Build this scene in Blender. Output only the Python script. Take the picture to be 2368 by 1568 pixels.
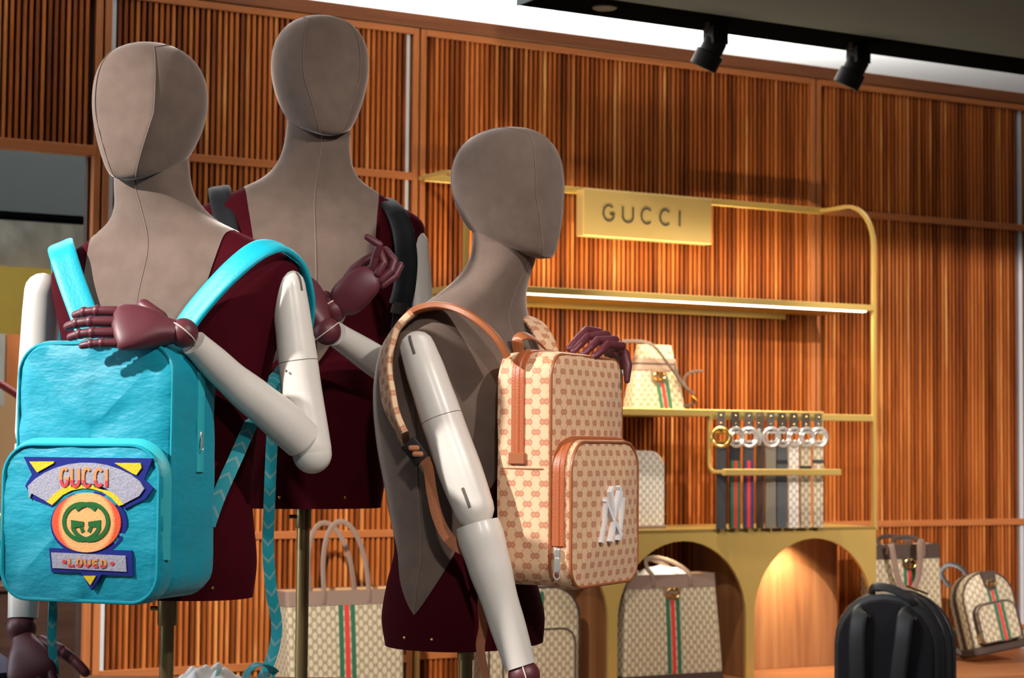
import bpy, bmesh, math, random
from mathutils import Vector, Matrix, noise as mnoise

# ------------------------------------------------------------------ clear
for o in list(bpy.data.objects):
    bpy.data.objects.remove(o, do_unlink=True)
scene = bpy.context.scene
COL = scene.collection
V = Vector
R = math.radians
sin, cos, pi = math.sin, math.cos, math.pi

# ------------------------------------------------------------------ camera
FPX, CX, CY = 4400.0, 1184.0, 784.0            # focal length in pixels of the 2368x1568 frame
PITCH, ROLL, CAMZ = R(3.16), 0.0084, 1.2
cam_data = bpy.data.cameras.new('camera')
cam = bpy.data.objects.new('camera', cam_data)
COL.objects.link(cam)
CAMROT = Matrix.Rotation(pi / 2 + PITCH, 3, 'X') @ Matrix.Rotation(ROLL, 3, 'Z')
cam.matrix_world = Matrix.Translation((0, 0, CAMZ)) @ CAMROT.to_4x4()
cam_data.sensor_width = 36.0
cam_data.lens = 36.0 * FPX / 2368.0
cam_data.clip_start, cam_data.clip_end = 0.05, 60
cam_data.dof.use_dof = True
cam_data.dof.focus_distance = 3.15
cam_data.dof.aperture_fstop = 8.5
scene.camera = cam

# ------------------------------------------------------------------ world, exposure
scene.view_settings.view_transform = 'Standard'
scene.view_settings.look = 'None'
scene.view_settings.exposure = 0.0
scene.view_settings.gamma = 1.0
scene.view_settings.use_curve_mapping = False
world = bpy.data.worlds.new('shop_ambience')
scene.world = world
world.use_nodes = True
world.node_tree.nodes['Background'].inputs[0].default_value = (0.95, 0.93, 1.0, 1)
world.node_tree.nodes['Background'].inputs[1].default_value = 0.075


def light(name, kind, loc, target, energy, color, size=0.2, size_y=None, spot=60, blend=0.5):
    d = bpy.data.lights.new(name, kind)
    d.energy = energy
    d.color = color
    if kind == 'AREA':
        d.size = size
        if size_y:
            d.shape = 'RECTANGLE'
            d.size_y = size_y
    elif kind == 'SPOT':
        d.spot_size = R(spot)
        d.spot_blend = blend
        d.shadow_soft_size = size
    else:
        d.shadow_soft_size = size
    o = bpy.data.objects.new(name, d)
    COL.objects.link(o)
    o.location = loc
    o.rotation_euler = (V(target) - V(loc)).to_track_quat('-Z', 'Y').to_euler()
    return o


# shop window daylight from the left, shop ceiling spots above, and two added fills
light('shop_window_daylight', 'AREA', (-4.2, 3.2, 1.9), (-0.5, 3.4, 1.5), 70, (0.86, 0.93, 1.0), 1.6, 2.2)
light('ceiling_spot_key', 'SPOT', (-2.8, 1.9, 2.85), (-0.72, 3.15, 1.45), 780, (1.0, 0.93, 0.87), 0.04, spot=21, blend=0.6)
light('ceiling_spot_front', 'SPOT', (2.0, 1.0, 3.3), (0.15, 3.3, 1.2), 330, (1.0, 0.92, 0.84), 0.06, spot=44, blend=0.7)
light('fill_spot_camera', 'SPOT', (0.25, -0.2, 2.9), (0.02, 3.4, 1.40), 210, (1.0, 0.93, 0.86), 0.08, spot=24, blend=0.8)  # added fill for the camera-facing sides of the mannequins, not a shop fitting
light('ceiling_spot_wall', 'SPOT', (3.0, 2.4, 2.9), (2.0, 6.9, 1.05), 1150, (1.0, 0.88, 0.80), 0.06, spot=50, blend=0.9)
light('ceiling_spot_middle', 'SPOT', (0.2, 2.6, 2.9), (0.5, 6.2, 1.9), 240, (1.0, 0.86, 0.70), 0.06, spot=56, blend=0.9)
light('ceiling_spot_bench', 'SPOT', (-0.9, 2.6, 2.9), (-0.72, 5.6, 0.72), 800, (1.0, 0.88, 0.76), 0.06, spot=34, blend=0.9)
light('back_room_fill', 'AREA', (-2.9, 5.6, 1.5), (-1.9, 6.6, 1.5), 16, (0.95, 0.97, 1.0), 0.5, 0.5)  # unseen fill added to brighten the concrete beyond the doorway


# ------------------------------------------------------------------ pixel helpers
def ray(px, py):
    return (CAMROT @ V(((px - CX) / FPX, (CY - py) / FPX, -1.0))).normalized()


def P(px, py, Y):
    """world point seen at a photo pixel, at forward distance Y"""
    r = ray(px, py)
    return V((0, 0, CAMZ)) + r * (Y / r.y)


# wall frame: t along the slatted wall, s out of the wall towards the room, z up
W0 = V((1.05, 6.6, 0))
WANG = math.atan2(0.488, 0.873)
WD = V((cos(WANG), sin(WANG), 0))
WN = V((sin(WANG), -cos(WANG), 0))


def WP(t, s, z):
    return W0 + WD * t + WN * s + V((0, 0, z))


def hit(px, py, s):
    """(t, z) of a photo pixel on the plane s in front of the wall"""
    r = ray(px, py)
    o = V((0, 0, CAMZ)) - W0 - WN * s
    k = -o.dot(WN) / r.dot(WN)
    p = o + r * k
    return p.dot(WD), p.z


# ------------------------------------------------------------------ object helpers
def tag(o, label=None, cat=None, group=None, kind=None):
    if label: o['label'] = label
    if cat: o['category'] = cat
    if group: o['group'] = group
    if kind: o['kind'] = kind
    return o


def empty(name, loc=(0, 0, 0), rz=0.0, label=None, cat=None, group=None):
    o = bpy.data.objects.new(name, None)
    o.empty_display_size = 0.05
    COL.objects.link(o)
    o.matrix_world = Matrix.Translation(V(loc)) @ Matrix.Rotation(rz, 4, 'Z')
    tag(o, label, cat, group)
    return o


class MB:
    """collects geometry for one mesh object"""
    def __init__(self):
        self.v, self.f, self.sm, self.uv = [], [], [], {}

    def add(self, verts, faces, smooth=True, uvs=None):
        b = len(self.v)
        self.v += [V(p) for p in verts]
        for i, f in enumerate(faces):
            if uvs is not None:
                self.uv[len(self.f)] = [uvs[j] for j in f]
            self.f.append([b + j for j in f])
            self.sm.append(smooth)
        return self

    def box(self, x0, x1, y0, y1, z0, z1, M=None):
        vs = [V((x, y, z)) for x in (x0, x1) for y in (y0, y1) for z in (z0, z1)]
        if M: vs = [M @ p for p in vs]
        return self.add(vs, [(0, 1, 3, 2), (4, 6, 7, 5), (0, 4, 5, 1), (2, 3, 7, 6), (0, 2, 6, 4), (1, 5, 7, 3)], False)

    def bbox(self, x0, x1, y0, y1, z0, z1, b=0.002, M=None):
        """box with chamfered edges"""
        bm = bmesh.new()
        vs = [bm.verts.new((x, y, z)) for x in (x0, x1) for y in (y0, y1) for z in (z0, z1)]
        for f in [(0, 1, 3, 2), (4, 6, 7, 5), (0, 4, 5, 1), (2, 3, 7, 6), (0, 2, 6, 4), (1, 5, 7, 3)]:
            bm.faces.new([vs[i] for i in f])
        bmesh.ops.recalc_face_normals(bm, faces=bm.faces)
        bmesh.ops.bevel(bm, geom=list(bm.edges), offset=b, segments=1, affect='EDGES')
        bm.verts.index_update()
        self.add([(M @ q.co) if M else q.co.copy() for q in bm.verts], [[q.index for q in f.verts] for f in bm.faces], False)
        bm.free()
        return self

    def grid(self, fn, nu, nv, cu=False, cv=False, uv=True, flip=False):
        """fn(i/nu, j/nv) -> point or (point, uv)"""
        vs, us = [], []
        mu, mv = (nu if cu else nu + 1), (nv if cv else nv + 1)
        for j in range(mv):
            for i in range(mu):
                q = fn(i / nu, j / nv)
                if isinstance(q, tuple) and len(q) == 2 and not isinstance(q[0], (int, float)):
                    vs.append(q[0]); us.append(q[1])
                else:
                    vs.append(q)
        fs = []
        for j in range(nv):
            for i in range(nu):
                a, b = i % mu, (i + 1) % mu
                c, d = (j % mv) * mu, ((j + 1) % mv) * mu
                f = (a + c, b + c, b + d, a + d)
                fs.append(f[::-1] if flip else f)
        return self.add(vs, fs, True, us if us else None)

    def plate(self, pts, y0, y1, smooth=False):
        """2D outline (x, z) extruded from y0 (front) to y1"""
        n = len(pts)
        vs = [V((x, y0, z)) for x, z in pts] + [V((x, y1, z)) for x, z in pts]
        fs = [list(range(n)), list(range(2 * n - 1, n - 1, -1))]
        fs += [[i, i + n, (i + 1) % n + n, (i + 1) % n] for i in range(n)]
        return self.add(vs, fs, smooth)

    def sweep(self, pts, ra, rb=None, normals=None, n=12, e=2.0, caps='flat', closed=False, up=V((0, 0, 1)), groove=0.0):
        """section of half sizes ra (sideways) x rb (along the normal) swept along pts"""
        pts = [V(p) for p in pts]
        m = len(pts)
        ra = list(ra) if isinstance(ra, (list, tuple)) else [ra] * m
        rb = ra if rb is None else (list(rb) if isinstance(rb, (list, tuple)) else [rb] * m)
        T = []
        for i in range(m):
            a = pts[(i - 1) % m] if (closed or i > 0) else pts[0]
            b = pts[(i + 1) % m] if (closed or i < m - 1) else pts[-1]
            T.append((b - a).normalized() if (b - a).length > 1e-9 else V((0, 0, 1)))
        if normals is None:
            u = up if abs(T[0].dot(up)) < 0.95 else V((1, 0, 0))
            N = [(u - T[0] * u.dot(T[0])).normalized()]
            for i in range(1, m):
                q = N[-1] - T[i] * N[-1].dot(T[i])
                N.append(q.normalized())
        else:
            N = [(V(q) - t * V(q).dot(t)).normalized() for q, t in zip(normals, T)]
        rings = [(pts[i], T[i], N[i], ra[i], rb[i]) for i in range(m)]
        if caps == 'round' and not closed:
            k = 4
            pre = []
            for j in range(k, 0, -1):
                a = pi / 2 * j / k
                q = max(cos(a), 0.02)
                pre.append((pts[0] - T[0] * (min(ra[0], rb[0]) * sin(a)), T[0], N[0], ra[0] * q, rb[0] * q))
            post = []
            for j in range(1, k + 1):
                a = pi / 2 * j / k
                q = max(cos(a), 0.02)
                post.append((pts[-1] + T[-1] * (min(ra[-1], rb[-1]) * sin(a)), T[-1], N[-1], ra[-1] * q, rb[-1] * q))
            rings = pre + rings + post
        vs, us = [], []
        L = 0.0
        for i, (p, t, nn, a, b) in enumerate(rings):
            if i: L += (p - rings[i - 1][0]).length
            sd = t.cross(nn)
            for j in range(n):
                th = 2 * pi * (j + 0.5) / n
                c, s_ = cos(th), sin(th)
                x = math.copysign(abs(c) ** (2 / e), c)
                y = math.copysign(abs(s_) ** (2 / e), s_)
                if groove: y *= 1 - groove * math.exp(-(x / 0.2) ** 2)
                vs.append(p + sd * (a * x) + nn * (b * y))
                us.append((a * x, L))
        fs = []
        M_ = len(rings)
        for i in range(M_ if closed else M_ - 1):
            i2 = (i + 1) % M_
            for j in range(n):
                j2 = (j + 1) % n
                fs.append((i * n + j, i * n + j2, i2 * n + j2, i2 * n + j))
        if not closed:
            fs.append(list(range(n))[::-1])
            fs.append([(M_ - 1) * n + j for j in range(n)])
        return self.add(vs, fs, True, us)

    def ball(self, c, rx, ry=None, rz=None, n=16, M=None):
        ry = ry or rx; rz = rz or rx
        c = V(c)
        def fn(u, v):
            a, b = 2 * pi * u, pi * (v * 0.998 + 0.001)
            q = V((rx * sin(b) * cos(a), ry * sin(b) * sin(a), -rz * cos(b)))
            return c + (M @ q if M else q)
        return self.grid(fn, n, max(6, n // 2), cu=True)

    def lathe(self, prof, n=24, M=None, cap=True):
        """prof: list of (r, z)"""
        vs = []
        for r, z in prof:
            for j in range(n):
                q = V((r * cos(2 * pi * j / n), r * sin(2 * pi * j / n), z))
                vs.append(M @ q if M else q)
        fs = []
        for i in range(len(prof) - 1):
            for j in range(n):
                fs.append((i * n + j, i * n + (j + 1) % n, (i + 1) * n + (j + 1) % n, (i + 1) * n + j))
        if cap:
            fs.append(list(range(n))[::-1])
            fs.append([(len(prof) - 1) * n + j for j in range(n)])
        return self.add(vs, fs, True)

    def build(self, name, mat, parent=None, autouv=None, sharp=35, flip_fix=True):
        me = bpy.data.meshes.new(name)
        me.from_pydata([tuple(p) for p in self.v], [], self.f)
        me.polygons.foreach_set('use_smooth', self.sm)
        if autouv or self.uv:
            ul = me.uv_layers.new(name='UVMap')
            for p in me.polygons:
                if autouv == 'box' or p.index not in self.uv:
                    nx, ny, nz = (abs(q) for q in p.normal)
                    for li in p.loop_indices:
                        co = me.vertices[me.loops[li].vertex_index].co
                        if ny >= nx and ny >= nz: ul.data[li].uv = (co.x, co.z)
                        elif nx >= nz: ul.data[li].uv = (co.y, co.z)
                        else: ul.data[li].uv = (co.x, co.y)
                else:
                    for li, q in zip(p.loop_indices, self.uv[p.index]):
                        ul.data[li].uv = q
        if flip_fix:
            bm = bmesh.new(); bm.from_mesh(me)
            bmesh.ops.recalc_face_normals(bm, faces=bm.faces)
            bm.to_mesh(me); bm.free()
        if sharp:
            me.set_sharp_from_angle(angle=R(sharp))
        me.materials.append(mat)
        o = bpy.data.objects.new(name, me)
        COL.objects.link(o)
        if parent: o.parent = parent
        return o


def copy_tree(o, parent=None):
    c = o.copy()
    COL.objects.link(c)
    c.parent = parent
    for ch in list(o.children):
        copy_tree(ch, c)
    return c


def crom(pts, n=8, closed=False):
    """Catmull-Rom through control points (Vectors or tuples of floats)"""
    pts = [V(p) for p in pts]
    m = len(pts)
    out = []
    for i in range(m if closed else m - 1):
        if closed:
            p0, p1, p2, p3 = pts[(i - 1) % m], pts[i], pts[(i + 1) % m], pts[(i + 2) % m]
        else:
            p0, p1, p2, p3 = pts[max(i - 1, 0)], pts[i], pts[i + 1], pts[min(i + 2, m - 1)]
        for k in range(n):
            t = k / n
            out.append(0.5 * ((2 * p1) + (p2 - p0) * t + (2 * p0 - 5 * p1 + 4 * p2 - p3) * t * t + (3 * p1 - p0 - 3 * p2 + p3) * t ** 3))
    if not closed: out.append(pts[-1].copy())
    return out


def lerp_tab(tab, z):
    """smooth interpolation in a table of rows (z, a, b, ...)"""
    if z <= tab[0][0]: return list(tab[0][1:])
    if z >= tab[-1][0]: return list(tab[-1][1:])
    for i in range(len(tab) - 1):
        if tab[i][0] <= z <= tab[i + 1][0]:
            p1, p2 = tab[i], tab[i + 1]
            p0, p3 = tab[max(i - 1, 0)], tab[min(i + 2, len(tab) - 1)]
            h = p2[0] - p1[0]
            t = (z - p1[0]) / h
            out = []
            for k in range(1, len(p1)):
                m1 = (p2[k] - p0[k]) / max(p2[0] - p0[0], 1e-6) * h
                m2 = (p3[k] - p1[k]) / max(p3[0] - p1[0], 1e-6) * h
                out.append((2 * t ** 3 - 3 * t * t + 1) * p1[k] + (t ** 3 - 2 * t * t + t) * m1 + (-2 * t ** 3 + 3 * t * t) * p2[k] + (t ** 3 - t * t) * m2)
            return out


def rrect(w, z0, z1, r, inset=0.0, n=6, rb=None):
    """rounded rectangle outline centred on x, (x, z) points, anticlockwise; rb: radius of the bottom corners"""
    rb = r if rb is None else rb
    hw = w / 2 - inset
    a, b = z0 + inset, z1 - inset
    rt, rbb = max(r - inset, 0.0015), max(rb - inset, 0.0015)
    rt, rbb = min(rt, hw, (b - a) / 2), min(rbb, hw, (b - a) / 2)
    out = []
    for cx, cz, a0, rr in ((hw - rbb, a + rbb, -90, rbb), (hw - rt, b - rt, 0, rt), (-hw + rt, b - rt, 90, rt), (-hw + rbb, a + rbb, 180, rbb)):
        for k in range(n + 1):
            th = R(a0 + 90 * k / n)
            out.append((cx + rr * cos(th), cz + rr * sin(th)))
    return out


def dense(poly, step):
    out = []
    m = len(poly)
    for i in range(m):
        a, b = poly[i], poly[(i + 1) % m]
        L = math.hypot(b[0] - a[0], b[1] - a[1])
        k = max(1, int(L / step))
        for j in range(k):
            out.append((a[0] + (b[0] - a[0]) * j / k, a[1] + (b[1] - a[1]) * j / k))
    return out


def pad(mb, w, z0, z1, r, prof, n=6, rb=None, wr=0.0, seed=0.0, bulge=0.0, sub=10):
    """soft rounded box: prof = [(inset, y), ...] from the back rim round to the front; closed by inner rings.
    wr: wrinkle height"""
    base = rrect(w, z0, z1, r, 0, n, rb)
    # subdivide the straight sides so that wrinkles show
    def ring(ins):
        q = rrect(w, z0, z1, r, ins, n, rb)
        out = []
        m = len(q)
        for i in range(m):
            out.append(q[i])
            if (i + 1) % (n + 1) == 0:
                a, b = q[i], q[(i + 1) % m]
                for k in range(1, sub):
                    out.append((a[0] + (b[0] - a[0]) * k / sub, a[1] + (b[1] - a[1]) * k / sub))
        return out
    lim = min(w, z1 - z0) / 2
    full = list(prof)
    li, ly = full[-1]
    for k in (0.15, 0.3, 0.45, 0.6, 0.75, 0.88, 0.985):
        q = li + (lim - li) * k
        full.append((q, ly - bulge * sin(k * pi / 2)))
    fi, fy = full[0]
    pre = [(fi + (lim - fi) * k, fy) for k in (0.985, 0.6, 0.3)]
    full = pre + full
    rings = [ring(i_) for i_, _ in full]
    m = len(rings[0])
    vs = []
    for (ins, y), rg in zip(full, rings):
        for x, z in rg:
            p = V((x, y, z))
            if wr:
                p.y += wr * mnoise.noise(V((x * 16 + seed, z * 22, seed + y * 9))) + wr * 0.6 * mnoise.noise(V((x * 30 + seed, z * 55, 3 + seed)))
                p.x += wr * 0.5 * mnoise.noise(V((seed + 7, z * 24, y * 20)))
            vs.append(p)
    fs = []
    for i in range(len(full) - 1):
        for j in range(m):
            j2 = (j + 1) % m
            fs.append((i * m + j, i * m + j2, (i + 1) * m + j2, (i + 1) * m + j))
    fs.append(list(range(m))[::-1])
    fs.append([(len(full) - 1) * m + j for j in range(m)])
    mb.add(vs, fs, True)
    return mb


def outline_tube(mb, w, z0, z1, r, inset, y, rad, rb=None, n=8, flat=None):
    q = rrect(w, z0, z1, r, inset, 8, rb)
    q = dense(q, 0.02)
    mb.sweep([V((x, y, z)) for x, z in q], rad, flat or rad, n=n, closed=True, up=V((0, 1, 0)))
    return mb


def stroke(mb, pts, wid, y0, y1):
    """flat stroke of a letter: polyline in (x, z), extruded"""
    pts = [V((p[0], p[1])) for p in pts]
    wl = wid if isinstance(wid, (list, tuple)) else [wid] * len(pts)
    L, Rr = [], []
    m = len(pts)
    for i in range(m):
        a, b = pts[max(i - 1, 0)], pts[min(i + 1, m - 1)]
        t = (b - a).normalized()
        nn = V((-t.y, t.x))
        k = 1.0
        if 0 < i < m - 1:
            t1 = (pts[i] - pts[i - 1]).normalized()
            k = 1 / max(0.5, abs(t1.dot(t)))
        L.append(pts[i] + nn * wl[i] / 2 * k)
        Rr.append(pts[i] - nn * wl[i] / 2 * k)
    vs = []
    for i in range(m):
        for q in (L[i], Rr[i]):
            vs += [V((q.x, y0, q.y)), V((q.x, y1, q.y))]
    fs = []
    for i in range(m - 1):
        a = i * 4; b = a + 4
        fs += [(a, a + 2, b + 2, b), (a + 1, b + 1, b + 3, a + 3), (a, b, b + 1, a + 1), (a + 2, a + 3, b + 3, b + 2)]
    e = (m - 1) * 4
    fs += [(0, 1, 3, 2), (e, e + 2, e + 3, e + 1)]
    mb.add(vs, fs, False)
    return mb


def arc(cx, cz, r, a0, a1, n=14, rz=None):
    rz = rz or r
    return [(cx + r * cos(R(a0 + (a1 - a0) * k / n)), cz + rz * sin(R(a0 + (a1 - a0) * k / n))) for k in range(n + 1)]


LETTERS = {   # strokes in a unit box: width 1, height 1
    'G': [arc(0.5, 0.5, 0.46, 48, 330, 22, 0.5) + [(0.92, 0.45), (0.58, 0.45)]],
    'U': [[(0.06, 1.0), (0.06, 0.34)] + arc(0.5, 0.34, 0.44, 180, 360, 14, 0.34) + [(0.94, 1.0)]],
    'C': [arc(0.5, 0.5, 0.46, 45, 315, 22, 0.5)],
    'I': [[(0.5, 0.0), (0.5, 1.0)]],
    'L': [[(0.1, 1.0), (0.1, 0.05), (0.95, 0.05)]],
    'O': [arc(0.5, 0.5, 0.42, 0, 360, 24, 0.48)],
    'V': [[(0.05, 1.0), (0.05, 0.35), (0.5, 0.03), (0.95, 0.35), (0.95, 1.0)]],
    'E': [[(0.95, 0.95), (0.4, 0.95), (0.08, 0.7), (0.08, 0.3), (0.4, 0.05), (0.95, 0.05)], [(0.1, 0.5), (0.8, 0.5)]],
    'D': [[(0.1, 0.05), (0.1, 0.95), (0.6, 0.95)] + arc(0.5, 0.5, 0.42, 60, -60, 8, 0.45) + [(0.1, 0.05)]],
}


def word(name, mat, parent, text, x0, z0, h, w, gap, wid, y0, y1, iw=None):
    """each letter a mesh of its own"""
    x = x0
    for ch in text:
        cw = (iw or w * 0.3) if ch == 'I' else w
        mb = MB()
        for st in LETTERS[ch]:
            stroke(mb, [(x + p[0] * cw, z0 + p[1] * h) for p in st], wid, y0, y1)
        mb.build(name, mat, parent)
        x += cw + gap

# ------------------------------------------------------------------ materials
def new_mat(name):
    m = bpy.data.materials.new(name)
    m.use_nodes = True
    nt = m.node_tree
    return m, nt, nt.nodes['Principled BSDF']


def N(nt, kind, **kw):
    n = nt.nodes.new(kind)
    for k, v in kw.items():
        setattr(n, k, v)
    return n


def math_node(nt, op, a, b=None, c=None):
    n = N(nt, 'ShaderNodeMath', operation=op)
    for i, q in enumerate((a, b, c)):
        if q is None: continue
        if isinstance(q, (int, float)): n.inputs[i].default_value = q
        else: nt.links.new(q, n.inputs[i])
    return n.outputs[0]


def mixc(nt, fac, a, b, blend='MIX'):
    n = N(nt, 'ShaderNodeMix', data_type='RGBA', blend_type=blend)
    for sock, q in ((n.inputs[0], fac), (n.inputs[6], a), (n.inputs[7], b)):
        if isinstance(q, (int, float)): sock.default_value = q
        elif isinstance(q, tuple): sock.default_value = q if len(q) == 4 else (*q, 1)
        else: nt.links.new(q, sock)
    return n.outputs[2]


def add_noise(nt, scale, detail=3, vec=None, rough=0.5, coords='Object', stretch=None):
    tc = N(nt, 'ShaderNodeTexCoord')
    src = tc.outputs[coords]
    if stretch:
        mp = N(nt, 'ShaderNodeMapping')
        mp.inputs['Scale'].default_value = stretch
        nt.links.new(src, mp.inputs[0]); src = mp.outputs[0]
    if vec is not None: src = vec
    n = N(nt, 'ShaderNodeTexNoise')
    n.inputs['Scale'].default_value = scale
    n.inputs['Detail'].default_value = detail
    n.inputs['Roughness'].default_value = rough
    nt.links.new(src, n.inputs['Vector'])
    return n.outputs[0]


def bump(nt, bsdf, h, strength=0.2, dist=0.002):
    b = N(nt, 'ShaderNodeBump')
    b.inputs['Strength'].default_value = strength
    b.inputs['Distance'].default_value = dist
    nt.links.new(h, b.inputs['Height'])
    nt.links.new(b.outputs[0], bsdf.inputs['Normal'])


def pmat(name, col, rough=0.5, metal=0.0, sheen=0.0, var=0.12, vscale=9.0, bmp=0.0, bscale=300.0, bdist=0.001, coat=0.0, sheen_tint=None, stretch=None, spec=0.5):
    m, nt, b = new_mat(name)
    n = add_noise(nt, vscale, 3, stretch=stretch)
    dark = tuple(c * (1 - var) for c in col)
    lite = tuple(min(1, c * (1 + var)) for c in col)
    c = mixc(nt, n, dark, lite)
    nt.links.new(c, b.inputs['Base Color'])
    b.inputs['Roughness'].default_value = rough
    b.inputs['Metallic'].default_value = metal
    b.inputs['Specular IOR Level'].default_value = spec
    if sheen:
        b.inputs['Sheen Weight'].default_value = sheen
        b.inputs['Sheen Roughness'].default_value = 0.35
        b.inputs['Sheen Tint'].default_value = (*(sheen_tint or col), 1)
    if coat:
        b.inputs['Coat Weight'].default_value = coat
        b.inputs['Coat Roughness'].default_value = 0.2
    if bmp:
        bump(nt, b, add_noise(nt, bscale, 2, stretch=stretch), bmp, bdist)
    return m


def wood(name, ramp, axis='Z', rnd=True, rough=0.42, scale=5.0, contrast=1.0):
    """grain along an object axis; each object takes its own tone"""
    m, nt, b = new_mat(name)
    tc = N(nt, 'ShaderNodeTexCoord')
    mp = N(nt, 'ShaderNodeMapping')
    st = {'Z': (9, 9, 0.5), 'X': (0.5, 9, 9), 'Y': (9, 0.5, 9)}[axis]
    mp.inputs['Scale'].default_value = st
    oi = N(nt, 'ShaderNodeObjectInfo')
    sh = N(nt, 'ShaderNodeVectorMath', operation='ADD')
    cb = N(nt, 'ShaderNodeCombineXYZ')
    k = math_node(nt, 'MULTIPLY', oi.outputs['Random'], 37.0 if rnd else 0.0)
    for i in range(3): nt.links.new(k, cb.inputs[i])
    nt.links.new(tc.outputs['Object'], sh.inputs[0]); nt.links.new(cb.outputs[0], sh.inputs[1])
    nt.links.new(sh.outputs[0], mp.inputs[0])
    g = N(nt, 'ShaderNodeTexNoise')
    g.inputs['Scale'].default_value = scale
    g.inputs['Detail'].default_value = 5
    g.inputs['Roughness'].default_value = 0.6
    g.inputs['Distortion'].default_value = 0.6
    nt.links.new(mp.outputs[0], g.inputs['Vector'])
    f = g.outputs[0]
    f = math_node(nt, 'MULTIPLY_ADD', math_node(nt, 'SUBTRACT', f, 0.5), 1.1 * contrast, 0.5)
    if rnd:
        f = math_node(nt, 'MULTIPLY_ADD', math_node(nt, 'SUBTRACT', oi.outputs['Random'], 0.5), 0.62, f)
    cr = N(nt, 'ShaderNodeValToRGB')
    e = cr.color_ramp.elements
    while len(e) < len(ramp): e.new(0.5)
    for q, (p_, c_) in zip(e, ramp):
        q.position = p_; q.color = (*c_, 1)
    nt.links.new(f, cr.inputs[0])
    nt.links.new(cr.outputs[0], b.inputs['Base Color'])
    b.inputs['Roughness'].default_value = rough
    b.inputs['Specular IOR Level'].default_value = 0.22
    bump(nt, b, g.outputs[0], 0.12, 0.001)
    return m


def canvas(name, base, ink, line, px=0.031, pz=0.035, motif=True, dots=True, rough=0.6, coat=0.0, ringw=0.05, linew=0.035):
    """monogram canvas: pairs of round letters on a diagonal lattice of dotted lines, UV in metres"""
    m, nt, b = new_mat(name)
    tc = N(nt, 'ShaderNodeTexCoord')
    sp = N(nt, 'ShaderNodeSeparateXYZ')
    nt.links.new(tc.outputs['UV'], sp.inputs[0])
    a = math_node(nt, 'DIVIDE', sp.outputs[0], px)
    c = math_node(nt, 'DIVIDE', sp.outputs[1], pz)
    # lattice lines
    def tri(x):   # distance to the nearest integer
        return math_node(nt, 'PINGPONG', x, 0.5)
    l1 = tri(math_node(nt, 'ADD', a, c))
    l2 = tri(math_node(nt, 'SUBTRACT', a, c))
    lm = math_node(nt, 'MINIMUM', l1, l2)
    lmask = math_node(nt, 'LESS_THAN', lm, linew)
    if dots:
        dd = tri(math_node(nt, 'MULTIPLY', c, 9.0))
        lmask = math_node(nt, 'MULTIPLY', lmask, math_node(nt, 'MULTIPLY_ADD', math_node(nt, 'GREATER_THAN', dd, 0.2), 0.6, 0.4))
    mm = None
    for off in (0.0, 0.5):
        fa = math_node(nt, 'SUBTRACT', math_node(nt, 'FRACT', math_node(nt, 'ADD', a, 1000.5 + off)), 0.5)
        fc = math_node(nt, 'SUBTRACT', math_node(nt, 'FRACT', math_node(nt, 'ADD', c, 1000.5 + off)), 0.5)
        fcs = math_node(nt, 'MULTIPLY', fc, pz / px)
        for sgn in (-1, 1):
            dx = math_node(nt, 'ADD', fa, 0.115 * sgn)
            rr = math_node(nt, 'SQRT', math_node(nt, 'ADD', math_node(nt, 'MULTIPLY', dx, dx), math_node(nt, 'MULTIPLY', fcs, fcs)))
            fill = math_node(nt, 'LESS_THAN', rr, 0.165)
            ring = math_node(nt, 'LESS_THAN', math_node(nt, 'ABSOLUTE', math_node(nt, 'SUBTRACT', rr, 0.125)), ringw)
            q = math_node(nt, 'MAXIMUM', math_node(nt, 'MULTIPLY', fill, 0.78), ring)
            mm = q if mm is None else math_node(nt, 'MAXIMUM', mm, q)
    weave = add_noise(nt, 900, 1)
    soft = add_noise(nt, 11, 2)
    col = mixc(nt, math_node(nt, 'MULTIPLY', soft, 0.35), base, tuple(q * 0.75 for q in base))
    col = mixc(nt, lmask, col, line)
    if motif:
        col = mixc(nt, mm, col, ink)
    col = mixc(nt, math_node(nt, 'MULTIPLY', weave, 0.18), col, tuple(q * 0.5 for q in base))
    nt.links.new(col, b.inputs['Base Color'])
    b.inputs['Roughness'].default_value = rough
    b.inputs['Sheen Weight'].default_value = 0.1
    if coat:
        b.inputs['Coat Weight'].default_value = coat
        b.inputs['Coat Roughness'].default_value = 0.3
    bump(nt, b, weave, 0.15, 0.0006)
    return m


def nylon(name, col):
    m, nt, b = new_mat(name)
    n1 = add_noise(nt, 7, 4, stretch=(1.0, 1.0, 2.2), rough=0.6)
    n2 = add_noise(nt, 17, 4, stretch=(0.8, 1.0, 1.7), rough=0.6)
    n3 = add_noise(nt, 260, 2, stretch=(0.25, 1, 1))
    h = math_node(nt, 'ADD', math_node(nt, 'MULTIPLY', n1, 1.0), math_node(nt, 'ADD', math_node(nt, 'MULTIPLY', n2, 0.55), math_node(nt, 'MULTIPLY', n3, 0.06)))
    nt.links.new(mixc(nt, n1, tuple(c * 0.8 for c in col), tuple(min(1, c * 1.18) for c in col)), b.inputs['Base Color'])
    b.inputs['Roughness'].default_value = 0.52
    b.inputs['Specular IOR Level'].default_value = 0.3
    b.inputs['Sheen Weight'].default_value = 0.1
    bump(nt, b, h, 0.6, 0.009)
    return m


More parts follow.
